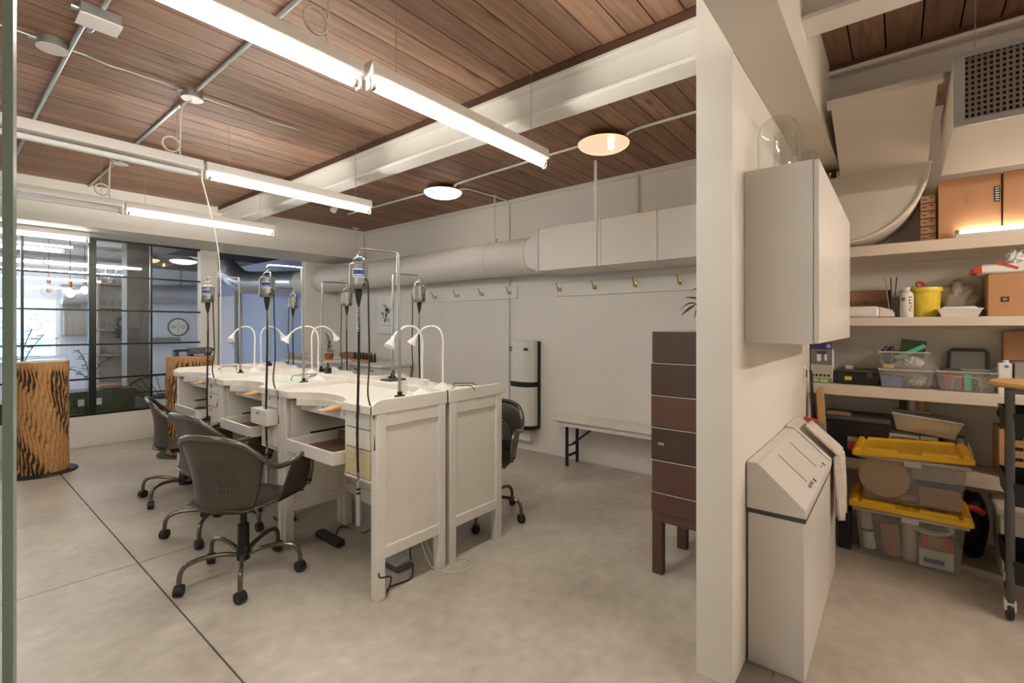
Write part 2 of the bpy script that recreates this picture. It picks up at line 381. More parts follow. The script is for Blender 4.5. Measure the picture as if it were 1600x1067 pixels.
m_foliage = M('olive_leaf', (86, 90, 52), .45, var=.25)
m_purple = M('print_purple', (58, 50, 104), .5)
m_lime = M('print_green', (122, 152, 58), .5)
m_taupe = M('print_taupe', (120, 110, 112), .5)
m_clearpan = clear('clear_food_plastic', (226, 212, 186), .36)
m_straw = M('straw_tan', (206, 178, 128), .7, var=.25, scale=14)
m_can = M('paint_can_grey', (82, 78, 74), .4, metal=.3)
m_bucket = M('off_white_plastic', (220, 212, 200), .5)
m_facade = M('street_facade', (190, 214, 232), .7, var=.12, scale=.6)
m_fac2 = M('street_facade_teal', (170, 208, 220), .6, var=.1)
m_print_art = M('art_print', (190, 202, 204), .6, var=.2, scale=10)

# ================================================================== SETTING
XW, YG, ZC = 4.31, 7.35, 2.896       # hook wall, glazed wall, plank ceiling
XM, YM = -3.2, -3.0                  # walls behind the camera
fl = O('floor', MB().box(XM, XW, YM, YG, -.06, -.012), m_joint, label='polished grey concrete floor with dark saw-cut joints', cat='floor', kind='structure')
for x0, x1 in ((XM, .774), (.782, XW)):
    for y0, y1 in ((YM, 3.496), (3.504, YG)):
        O('slab', MB().box(x0, x1, y0, y1, -.012, 0), m_conc, fl)
ce = O('ceiling', MB().box(XM, XW, YM, 6.9, ZC+.022, ZC+.06), m_dark, label='dark stained timber plank ceiling over the workshop', cat='ceiling', kind='structure')
PW = .1455
me_l = mesh_of('plank', MB().box(-(2.25-XM)/2, (2.25-XM)/2, -PW/2+.0035, PW/2-.0035, 0, .022)); me_l.materials.append(m_plank)
me_r = mesh_of('plank', MB().box(-(XW-2.39)/2, (XW-2.39)/2, -PW/2+.0035, PW/2-.0035, 0, .022)); me_r.materials.append(m_plank)
k = 0
y = YM + PW/2
while y < 6.78:
    for me, cx in ((me_l, (XM+2.25)/2), (me_r, (XW+2.39)/2)):
        p = bpy.data.objects.new('plank', me); C.objects.link(p); p.parent = ce
        p.location = Vector((cx, y, ZC+random.uniform(-.002, .002))) - ORG[ce.name]
    y += PW

wb = O('wall_back', MB().box(XW, XW+.15, YM, 13.2, 0, 3.1), m_wall, label='long white wall carrying the coat hooks and duct', cat='wall', kind='structure')
O('baseboard_back', MB().box(XW-.014, XW, .64, YG, 0, .125), m_trim, label='white baseboard along the hook wall', cat='baseboard', kind='structure', bev=.004)
O('trim_1', MB().box(XW-.02, XW, .64, 6.55, ZC-.045, ZC-.002), m_trim, label='thin white strip where hook wall meets plank ceiling', cat='trim', kind='structure')
# glazed wall: sill, posts, bulkhead
wl = T('wall_left', 'white wall with low sill and posts around the glazed openings', 'wall', (0, YG, 0), kind='structure')
O('sill_wall', MB().box(XM, 2.315, YG, YG+.12, 0, .36), m_trim, wl, bev=.004)
O('post', MB().box(2.315, 2.525, YG, YG+.12, 0, 2.45), m_trim, wl)
O('pier', MB().box(3.785, XW, YG, YG+.12, 0, 2.45), m_wall, wl)
O('bulkhead', MB().prism([(XM, 6.75), (XW, 6.50), (XW, YG+.12), (XM, YG+.12)], 'z', 2.455, ZC+.06), m_wall, wl)
# partition between workshop and store alcove
O('wall_partition', MB().box(1.964, XW, .50, .638, 0, ZC+.02), m_wall, label='white partition wall ending in a square edge near the camera', cat='wall', kind='structure')
O('wall_rear', MB().box(XM-.15, XM, YM, YG, 0, 3.1), m_wall, label='plain white wall behind the viewpoint', cat='wall', kind='structure')
O('wall_side', MB().box(XM-.15, XW+.15, YM-.15, YM, 0, 3.1), m_wall, label='plain white wall closing the store alcove side', cat='wall', kind='structure')
# beams
def ibeam(name, label, axis, a0, a1, c0, c1, z0, z1, mat, led=True):
    t = T(name, label, 'beam', ((c0+c1)/2, (a0+a1)/2, z0) if axis == 'y' else ((a0+a1)/2, (c0+c1)/2, z0), kind='structure')
    def bx(u0, u1, w0, w1): return MB().box(u0, u1, a0, a1, w0, w1) if axis == 'y' else MB().box(a0, a1, u0, u1, w0, w1)
    O('bottom_flange', bx(c0, c1, z0, z0+.022), mat, t, bev=.003); O('top_flange', bx(c0, c1, z1-.022, z1), mat, t, bev=.003)
    mid = (c0+c1)/2; O('web', bx(mid-.018, mid+.018, z0+.022, z1-.022), mat, t)
    if led: O('timber_nailer', bx(c0+.012, c1-.012, z1, ZC+.022), m_ledger, t)
    return t
ibeam('ceiling_beam', 'white painted steel beam crossing under the plank ceiling', 'y', YM, 6.7, 2.247, 2.395, 2.647, 2.846, m_trim)
ibeam('ceiling_beam', 'shallow painted steel beam over the alcove beside the dark planks', 'y', YM, .31, 3.25, 3.37, 2.69, 2.85, m_beige)
O('ceiling_beam', MB().box(XM, XW, .31, .498, 2.47, ZC+.02), m_beige, label='deep boxed beam running along the top of the partition', cat='beam', kind='structure')

# glazing
def glazing(name, label, x0, x1, vs, z0, z1, hs, bars):
    t = T(name, label, 'window', ((x0+x1)/2, YG+.03, z0), kind='structure')
    for xa, xb in bars: O('mullion', MB().box(xa, xb, YG-.005, YG+.065, z0, z1), m_frame, t, bev=.003)
    xs = [x0]+vs+[x1]; zs = [z0]+hs+[z1]
    for z in (z0+.012, z1-.012): O('frame_rail', MB().box(x0, x1, YG+.01, YG+.05, z-.012, z+.012), m_frame, t)
    for x in vs: O('glazing_bar', MB().box(x-.011, x+.011, YG+.008, YG+.05, z0, z1), m_frame, t)
    for z in hs: O('glazing_bar', MB().box(x0, x1, YG+.006, YG+.052, z-.010, z+.010), m_frame, t)
    for i in range(len(xs)-1):
        for j in range(len(zs)-1):
            O('pane', MB().box(xs[i], xs[i+1], YG+.027, YG+.031, zs[j], zs[j+1]), m_pane, t)
    return t
HS = [.79, 1.195, 1.60, 2.015]
glazing('window_1', 'black steel framed glazing left of the heavy mullion', XM, 1.168, [-1.6, -1.05, -.5, .08, .625], .36, 2.455, HS, [])
glazing('window_2', 'black steel framed glazing between heavy mullion and white post', 1.235, 2.315, [1.77], .36, 2.455, HS, [(1.168, 1.235)])
# frameless glass door standing open right beside the viewpoint
gd = T('door_1', 'frameless glass door edge at the far left of view', 'door', (-.10, .475, 0), kind='structure')
ga = math.radians(TH*180/PI+46.35)
d0 = Vector((.35*math.cos(ga), .35*math.sin(ga), 0)); dv = Vector((math.cos(ga+1.25), math.sin(ga+1.25), 0)); dn = Vector((-dv.y, dv.x, 0))
def dslab(a, b, w, z0, z1):
    p = [d0+dv*a-dn*w, d0+dv*b-dn*w, d0+dv*b+dn*w, d0+dv*a+dn*w]
    return MB().hexa([(q.x, q.y, z0) for q in p]+[(q.x, q.y, z1) for q in p])
O('pane', dslab(.004, .8, .002, .01, 2.4), m_door, gd)
O('polished_edge', dslab(0, .004, .002, .01, 2.4), m_edge, gd)
O('seal_strip', dslab(-.0015, .0, .0015, .01, 1.2), m_blackpl, gd)

# ---------------------------------------------------------------- shop beyond the glass
YS = 13.0
O('floor_shop', MB().box(-7, XW, YG+.0, YS, -.06, -.001), m_conc, label='pale concrete floor of the shop beyond the glass', cat='floor', kind='structure')
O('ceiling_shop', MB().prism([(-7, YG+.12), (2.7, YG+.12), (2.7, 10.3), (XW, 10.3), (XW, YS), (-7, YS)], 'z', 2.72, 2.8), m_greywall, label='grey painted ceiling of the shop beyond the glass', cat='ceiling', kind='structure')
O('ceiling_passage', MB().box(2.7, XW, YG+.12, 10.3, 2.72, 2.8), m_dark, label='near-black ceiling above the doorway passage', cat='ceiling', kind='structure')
O('wall_shop', MB().box(1.62, XW, YS, YS+.15, 0, 3.0), m_coolwall, label='cool white end wall of the shop with round sign', cat='wall', kind='structure')
O('wall_shop', MB().box(XW-.02, XW, YG+.12, YS, 0, 2.72), m_bluewall, label='pale blue side wall seen through the white doorway', cat='wall', kind='structure')
O('wall_street', MB().box(-7.15, -7, YM, YS, 0, 3.0), m_wall, label='plain wall closing the far side of the shop', cat='wall', kind='structure')
O('column', MB().box(1.78, 2.06, 8.6, 8.9, 0, 2.72), m_column, label='square taupe column standing behind the glazing', cat='column', kind='structure', bev=.006)
# shop front on the street side (far left): wall with a wide window
ws = T('wall_shopfront', 'street wall of the shop around the bright display window', 'wall', (-3.9, YS, 0), kind='structure')
O('low_wall', MB().box(-7, 1.62, YS, YS+.15, 0, .84), m_coolwall, ws); O('head_wall', MB().box(-7, 1.62, YS, YS+.15, 1.95, 3.0), m_coolwall, ws)
wd = T('window_3', 'wide bright shop window onto the street', 'window', (-2.6, YS+.05, .84), kind='structure')
for x in (-7, -4.4, -2.4, -.6, .2, 1.08, 1.57): O('frame_bar', MB().box(x, x+.05, YS+.03, YS+.09, .84, 1.95), m_white, wd)
O('frame_bar', MB().box(-7, 1.62, YS+.03, YS+.09, 1.16, 1.18), m_white, wd)
for a, b in ((-6.95, -4.4), (-4.35, -2.4), (-2.35, -.6), (-.55, .2), (.25, 1.08), (1.13, 1.57)): O('pane', MB().box(a, b, YS+.058, YS+.062, .84, 1.95), m_pane, wd)
tb = T('street_building', 'pale building across the street with turquoise band', 'building', (-6, 22, 0))
O('facade', MB().box(-16, 9, 22, 22.3, 0, 9), m_facade, tb); O('turquoise_band', MB().box(-16, 9, 21.9, 22, .2, 1.4), m_fac2, tb)
for i in range(8): O('window', MB().box(-14+i*2.7, -12.6+i*2.7, 21.93, 22, 1.6, 3.4), m_pane if i < 0 else m_grey, tb)
O('ground_street', MB().box(-30, 20, YS+.15, 40, -.06, -.02), m_conc, label='pavement and street outside the shop window', cat='street', kind='structure')
# door in the blue wall
dr = T('door_2', 'white flush door with lever handle in the shop', 'door', (XW-.03, 11.75, 0), kind='structure')
O('leaf', MB().box(XW-.06, XW-.02, 11.3, 12.3, 0, 2.1), m_coolwall, dr)
for a, b in ((11.14, 11.3), (12.3, 12.42)): O('jamb', MB().box(XW-.1, XW-.02, a, b, 0, 2.2), m_column, dr)
hb = O('lock_plate', MB().box(XW-.066, XW-.06, 11.42, 11.48, .95, 1.12), m_steel, dr)
O('handle', MB().tube(cr([(XW-.06, 11.45, 1.04), (XW-.11, 11.45, 1.04), (XW-.115, 11.5, 1.04), (XW-.115, 11.58, 1.04)], 4), .009), m_chrome, hb)

# ================================================================== CEILING SERVICES
def fixture(x0, y, zt, L, lit, label, mat=None, wires=True, two=False, group='fluorescent strip lights', ztop=ZC, rot=0):
    t = T('fluorescent_light', label, 'ceiling light', (x0+L/2, y, zt-.1), group=group)
    O('housing', MB().prism([(y-.036, zt-.05), (y-.028, zt), (y+.028, zt), (y+.036, zt-.05), (y+.03, zt-.058), (y-.03, zt-.058)], 'x', x0+.004, x0+L-.004), m_lam, t, bev=.002)
    for xe in (x0+.008, x0+L-.008):
        for dy in ((-.024, .024) if two else (0,)):
            O('lamp_holder', MB().box(xe-.007, xe+.007, y+dy-.014, y+dy+.014, zt-.112, zt-.055), m_lam, t, bev=.003)
    for dy in ((-.024, .024) if two else (0,)):
        O('tube', MB().cyl((x0+.016, y+dy, zt-.088), (x0+L-.016, y+dy, zt-.088), .017, 14), (mat or m_tube) if lit else m_off, t)
        for xe, sg in ((x0+.016, 1), (x0+L-.016, -1)): O('tube_cap', MB().cyl((xe, y+dy, zt-.088), (xe+sg*.018, y+dy, zt-.088), .0178, 14), m_steel, t)
    if wires:
        for xe in (x0+.14, x0+L-.14):
            w = O('hanger_wire', MB().cyl((xe, y, zt), (xe, y, ztop-.01), .0016, 6), m_steel, t)
            O('hook', MB().tube(cr([(xe, y, ztop), (xe, y, ztop-.02), (xe+.012, y, ztop-.032), (xe+.004, y, ztop-.045), (xe-.008, y, ztop-.036)], 4), .0022, 6), m_steel, w)
    return t
fixture(1.09, 1.63, 2.45, 1.22, True, 'lit strip light nearest the camera, ending beside the brass dome lamp')
fixture(-.14, 1.66, 2.45, 1.22, True, 'lit strip light running out of the top edge of view')
fixture(1.10, 3.42, 2.45, 1.22, True, 'lit strip light in the middle row above the benches')
fixture(-.13, 3.42, 2.45, 1.22, False, 'unlit strip light in the middle row at the left')
fixture(1.02, 5.0, 2.45, 1.22, True, 'lit strip light in the far row before the bulkhead')
fixture(-.21, 5.0, 2.45, 1.22, False, 'unlit strip light in the far row before the bulkhead')
fixture(-.1, 7.0, 2.452, 1.22, True, 'lit strip light mounted under the bulkhead at the left', wires=False, mat=m_tube4)
# unseen strip lights added behind the viewpoint to brighten the room
for x in (-1.38, -2.62):
    for yy, w in ((1.66, 'first'), (3.42, 'second')):
        fixture(x, yy, 2.45, 1.22, True, 'added unseen strip light behind the viewpoint, %s row, %s' % (w, 'nearer' if x > -2 else 'farther'), mat=m_tube6)
fixture(1.4, -1.3, 2.45, 1.22, True, 'added unseen strip light right of the viewpoint, toward the room', mat=m_tube5)  # warm fill lamp added out of view to brighten the alcove
fixture(2.35, -1.75, 2.30, 1.22, True, 'added unseen strip light right of the viewpoint, inside the alcove', mat=m_tube7)  # out-of-view lamp added to lift the dim shelves and back wall
for i, (x, yy) in enumerate(((-2.6, 8.7), (-1.35, 8.7), (-.08, 8.7), (-2.6, 10.42), (-.1, 10.42), (1.15, 10.42), (-.4, 12.0), (.85, 12.0))):
    fixture(x, yy, 2.5, 1.22, True, 'cool strip light in the shop, ' + ['front row left', 'front row middle', 'front row right', 'second row left', 'second row middle', 'second row right', 'back row left', 'back row right'][i], mat=m_tube2, group='shop strip lights', ztop=2.72)

def dome(x, y, z, r, label, mat, ring, power=0):
    t = T('dome_lamp', label, 'ceiling light', (x, y, z-.11), group='dome lamps')
    O('canopy', MB().lathe([(r*.5, z), (r*.55, z-.02), (r*.95, z-.045), (r*.97, z-.06), (r*.6, z-.06)], (x, y, 0), 32), ring, t)
    pr = [(r, z-.058)]+[(r*math.cos(a), z-.058-.062*math.sin(a)) for a in [i*PI/16 for i in range(1, 8)]]+[(0.0005, z-.12)]
    O('shade', MB().lathe(pr, (x, y, 0), 32), mat, t)
    O('bulb', MB().ball((x+.03, y-.05, z-.085), .026, 14, 10), m_bulbw if mat is m_dome else m_bulbc, t)
    return t
dome(3.335, 1.797, ZC, .20, 'brass dome lamp glowing warm near the partition', m_dome, m_brass)
dome(3.453, 3.77, ZC, .20, 'white glowing dome lamp over the hook wall end', m_dome2, m_brass)
dome(3.05, 10.6, 2.72, .22, 'white dome lamp on the grey shop ceiling', m_dome2, m_white)
dome(2.55, 10.9, 2.72, .2, 'orange tinted dome lamp on the grey shop ceiling', m_dome, m_white)

def conduit(name, pts, r, label, cat='conduit', mat=m_steel, n=8, grp='ceiling conduits'):
    return O(name, MB().tube(pts, r, n), mat, label=label, cat=cat, group=grp)
zc = ZC-.014
conduit('conduit', [(1.05, .3, zc), (1.05, 3.40, zc)], .011, 'metal conduit on the planks running up to the round box')
conduit('conduit', cr([(1.05, 3.56, zc), (1.04, 3.65, zc-.03), (1.05, 3.8, zc), (1.05, 5.3, zc)], 5), .011, 'metal conduit on the planks between the two round boxes')
conduit('conduit', [(1.05, 5.42, zc), (1.05, 6.6, zc)], .011, 'metal conduit running into the bulkhead')
conduit('conduit', cr([(.505, 3.02, zc-.02), (.49, 3.08, zc-.03), (.47, 3.2, zc), (.46, 6.6, zc)], 6), .011, 'metal conduit leaving the square box at upper left')
conduit('conduit', [(.506, -.5, zc), (.506, 2.86, zc)], .011, 'metal conduit entering the square box from above')
def jbox(x, y, r, label, square=False):
    t = T('junction_box', label, 'junction box', (x, y, ZC-.055), group='ceiling junction boxes')
    if square:
        O('body', MB().box(x-.075, x+.075, y-.06, y+.06, ZC-.055, ZC-.002), m_steel, t, bev=.003); O('cover', MB().box(x-.078, x+.078, y-.063, y+.063, ZC-.06, ZC-.055), m_lam, t)
    else:
        O('body', MB().cyl((x, y, ZC-.002), (x, y, ZC-.045), r, 20), m_steel, t); O('cover', MB().cyl((x, y, ZC-.045), (x, y, ZC-.05), r*1.04, 20), m_lam, t)
    O('connector', MB().cyl((x-r-.03, y, zc), (x-r+.004, y, zc), .014, 10), m_steel, t)
    return t
jbox(.506, 2.95, .07, 'square metal junction box at the upper left', True)
jbox(.40, 3.42, .062, 'round junction box with pale cover at upper left')
jbox(1.05, 3.48, .058, 'round junction box where conduit and cords meet')
jbox(1.06, 5.36, .058, 'round junction box farther along by the bulkhead')
def wig(a, b, n=8, amp=.012):
    a, b = Vector(a), Vector(b)
    return cr([a+(b-a)*(i/n)+Vector((0, random.uniform(-amp, amp) if 0 < i < n else 0, 0)) for i in range(n+1)], 4)
conduit('armoured_cable', wig((-.8, 3.40, zc), (.34, 3.42, zc)), .006, 'thin flexible cable entering round box from the left edge', grp='flexible cables')
conduit('armoured_cable', wig((.46, 3.44, zc), (.99, 3.48, zc)), .006, 'thin flexible cable between the two near round boxes', grp='flexible cables')
conduit('armoured_cable', wig((1.11, 3.49, zc), (2.25, 3.53, zc)), .006, 'thin flexible cable from round box to the beam', grp='flexible cables')
conduit('armoured_cable', wig((1.12, 5.36, zc), (2.25, 5.4, zc)), .006, 'thin flexible cable from far round box to the beam', grp='flexible cables')
conduit('conduit', cr([(3.33, .64, zc), (3.33, 1.45, zc), (3.335, 1.60, zc-.02)], 5), .011, 'pale conduit from partition to the brass dome lamp', mat=m_white)
conduit('conduit', cr([(3.335, 2.0, zc-.02), (3.36, 2.15, zc), (3.43, 3.45, zc), (3.45, 3.57, zc-.02)], 5), .011, 'pale conduit between the two dome lamps', mat=m_white)
conduit('conduit', cr([(3.46, 3.97, zc-.02), (3.46, 4.1, zc), (3.46, 5.6, zc)], 5), .011, 'pale conduit leaving the white dome lamp toward the corner', mat=m_white)
conduit('conduit', cr([(3.55, 3.6, zc-.02), (3.7, 3.58, zc), (XW-.03, 3.56, zc)], 5), .009, 'pale conduit from white dome lamp to the hook wall', mat=m_white)
conduit('conduit', [(XW-.014, 3.555, 2.40), (XW-.014, 3.555, ZC-.05)], .012, 'vertical pale conduit above the round duct', mat=m_white)
conduit('conduit', [(XW-.014, 3.555, .13), (XW-.014, 3.555, 1.97)], .012, 'vertical pale conduit below the round duct by white tank', mat=m_white)
conduit('conduit', [(3.10, .31, 2.78), (3.10, -.6, 2.79), (3.12, -1.6, 2.8)], .012, 'bare conduit crossing the dark alcove planks', mat=m_beige)
# coiled cords feeding the strip lights
def coil(x, y, zb, label, top):
    p = [top, (x+.01, y, zb+.3), (x, y, zb+.08)]
    pts = cr(p, 5)
    pts += [Vector((x-.045+.045*math.cos(a), y+.004*i/12, zb+.06+.045*math.sin(a))) for i, a in enumerate([k*2*PI/14 for k in range(0, 29)])]
    pts += cr([(x, y+.012, zb+.05), (x+.005, y+.01, zb-.005)], 3)
    return O('coiled_cable', MB().tube(pts, .0055, 7), m_cord, label=label, cat='cord', group='coiled light cords')
coil(.93, 1.64, 2.455, 'cream coiled cord above the nearest strip light', (.95, 1.64, ZC-.01))
coil(.97, 3.43, 2.455, 'cream coiled cord dropping from round box to middle strip light', (1.05, 3.5, ZC-.052))
coil(.92, 5.0, 2.455, 'cream coiled cord dropping to the far strip light', (1.04, 5.34, ZC-.052))
O('lamp_cable', MB().tube(cr([(1.06, 3.44, 2.45), (1.30, 3.9, 2.2), (1.42, 4.1, 1.9), (1.47, 4.22, 1.5), (1.5, 4.3, 1.02)], 6), .004, 6), m_cord, label='thin pale cable hanging from the middle strip light to the benches', cat='cord')
# track spot light
sp = T('spot_light', 'small white spot light on the ceiling before the bulkhead', 'spot light', (2.93, 5.0, ZC-.2))
sx, sy = 2.93, 5.0
O('mount', MB().cyl((sx, sy, ZC-.002), (sx, sy, ZC-.03), .045, 16), m_white, sp); O('stem', MB().cyl((sx, sy, ZC-.03), (sx, sy, ZC-.09), .018, 12), m_white, sp)
O('head', MB().cyl((sx+.02, sy, ZC-.07), (sx-.06, sy-.05, ZC-.18), .036, 16), m_white, sp)
conduit('armoured_cable', wig((2.4, 5.15, zc), (2.9, 5.0, zc), 5), .006, 'thin flexible cable from the beam to the spot light', grp='flexible cables')

# ducts on the hook wall
du = T('round_duct', 'large white round duct running along the hook wall', 'duct', (4.05, 5.2, 1.965))
O('pipe', MB().cyl((4.05, 2.98, 2.16), (4.05, 8.0, 2.16), .195, 40), m_duct, du)
for yy in (3.0, 3.56, 5.5, 7.2): O('seam_band', MB().cyl((4.05, yy, 2.16), (4.05, yy+.025, 2.16), .199, 40), m_duct, du)
O('strap', MB().box(4.03, 4.07, 3.535, 3.575, 2.35, 2.40), m_duct, du)
for yy in (3.56, 6.35):
    O('hanger_rod', MB().cyl((4.05, yy, 2.35), (4.05, yy, ZC), .007, 8), m_duct, du); O('rod_plate', MB().box(4.0, 4.1, yy-.02, yy+.02, ZC-.012, ZC-.002), m_duct, du)
rd = T('rectangular_duct', 'boxy white duct section joined to the round duct', 'duct', (4.03, 1.8, 1.95))
O('body', MB().box(3.774, 4.28, .64, 2.756, 1.95, 2.362), m_duct, rd, bev=.004)
sq = [(3.774, 1.95), (4.28, 1.95), (4.28, 2.362), (3.774, 2.362)]
def trans():
    b = MB(); n = 32; a = []; c = []
    for i in range(n):
        t = 2*PI*i/n; x, z = math.cos(t), math.sin(t); a.append((4.05+.196*x, 2.985, 2.16+.196*z))
        s = 1/max(abs(x), abs(z)); c.append((4.027+.253*x*s, 2.756, 2.156+.206*z*s))
    return b.add(a+c, [(i, (i+1) % n, n+(i+1) % n, n+i) for i in range(n)])
O('transition', trans(), m_duct, rd)
for yy in (.95, 1.55, 2.07): O('seam', MB().box(3.768, 4.285, yy-.008, yy+.008, 1.944, 2.368), m_duct, rd)
O('flange', MB().box(3.764, 4.288, 2.748, 2.762, 1.94, 2.372), m_duct, rd)
for yy, top in ((2.11, True), (1.95, False)):
    xx = 3.77 if top else 4.29
    O('hanger_strap', MB().box(xx-.004, xx+.001, yy-.014, yy+.014, 1.95 if top else 2.36, ZC), m_duct, rd)
O('damper_handle', MB().tube(cr([(3.95, .98, 1.945), (3.95, .95, 1.92), (3.95, .86, 1.90), (3.95, .72, 1.91)], 4), .006, 6), m_steel, rd)
# ducts in the shop
sd = T('shop_duct', 'silvery foil duct along the shop end wall', 'duct', (3.0, 12.7, 1.9))
O('pipe', MB().tube(cr([(4.0, 12.72, 2.2), (3.5, 12.7, 2.16), (2.6, 12.68, 2.1), (1.6, 12.66, 2.04)], 8), .2, 24), m_foil, sd)
for i in range(4): O('band', MB().cyl((3.6-i*.5, 12.7, 2.17-i*.035), (3.57-i*.5, 12.7, 2.168-i*.035), .205, 24), m_foil, sd)
for xx in (3.6, 2.4): O('hanger_strap', MB().box(xx-.015, xx+.015, 12.68, 12.69, 2.25, 2.72), m_steel, sd)
sd = T('flexible_duct', 'crinkled silver duct elbow seen through the doorway', 'duct', (3.7, 8.9, 1.9))
el = cr([(4.04, 8.03, 2.17), (3.9, 8.7, 2.2), (3.62, 9.25, 2.22), (3.5, 9.5, 2.36), (3.42, 9.62, 2.5)], 12)
O('pipe', MB().tube(el, .2, 24, rs=[.2+(.006 if i % 2 else 0) for i in range(len(el))]), m_foil, sd)
O('chain', MB().tube([(XW-.02, 6.49, ZC-.02)]+[(XW-.02+(.004 if i % 2 else -.004), 6.49, ZC-.02-.02*i) for i in range(1, 28)], .004, 6), m_steel, label='hanging metal chain in the corner beside the bulkhead', cat='chain')
# alcove ducts
ad = T('alcove_duct', 'boxy painted duct elbow above the store shelves', 'duct', (3.9, .1, 1.94))
arc = [(.498, 1.95)]+[(.30-.433*math.sin(a), 2.383-.433*math.cos(a)) for a in [i*PI/2/14 for i in range(15)]]+[(.498, 2.383)]
O('elbow', MB().prism(arc, 'x', 3.774, 4.28), m_beige, ad)
O('elbow_edge', MB().tube([(3.774, u, v) for u, v in arc[1:-1]], .012, 8), m_beige, ad)
O('offset', MB().hexa([(3.774, -.133, 2.383), (4.28, -.133, 2.383), (4.28, .30, 2.383), (3.774, .30, 2.383), (2.90, -.14, 2.52), (3.42, -.14, 2.66), (3.42, .27, 2.66), (2.90, .27, 2.52)]), m_beige, ad, bev=.004)
O('flange', MB().ob((3.765, .083, 2.40), (.03, .47, .035), ry=.17), m_beige, ad)
O('flange', MB().ob((2.90, .065, 2.53), (.04, .44, .03), ry=.15), m_beige, ad)
gu = T('ventilation_unit', 'ceiling ventilation box with perforated grille over the alcove', 'vent', (3.18, -.6, 2.25))
O('casing', MB().box(2.77, 3.595, -1.2, -.18, 2.25, 2.56), m_beige, gu, bev=.004)
for a, b, c, d in ((-1.2, -.18, 2.25, 2.275), (-1.2, -.18, 2.535, 2.56), (-.215, -.18, 2.275, 2.535), (-1.2, -1.165, 2.275, 2.535)): O('grille_frame', MB().box(2.755, 2.775, a, b, c, d), m_steel, gu)
g = MB()
for i in range(51): g.box(2.760, 2.766, -.215-(i+1)*.0185, -.215-(i+1)*.0185+.008, 2.275, 2.535)
for j in range(12): g.box(2.761, 2.767, -1.165, -.215, 2.272+j*.0225, 2.272+j*.0225+.010)
O('grille_mesh', g, m_grille, gu, kind='stuff'); O('dark_backing', MB().box(2.768, 2.7695, -1.165, -.215, 2.275, 2.535), m_dark, gu)
for yy in (-.25, -.9): O('hanger_wire', MB().cyl((2.8, yy, 2.56), (2.8, yy, ZC), .002, 6), m_steel, gu)

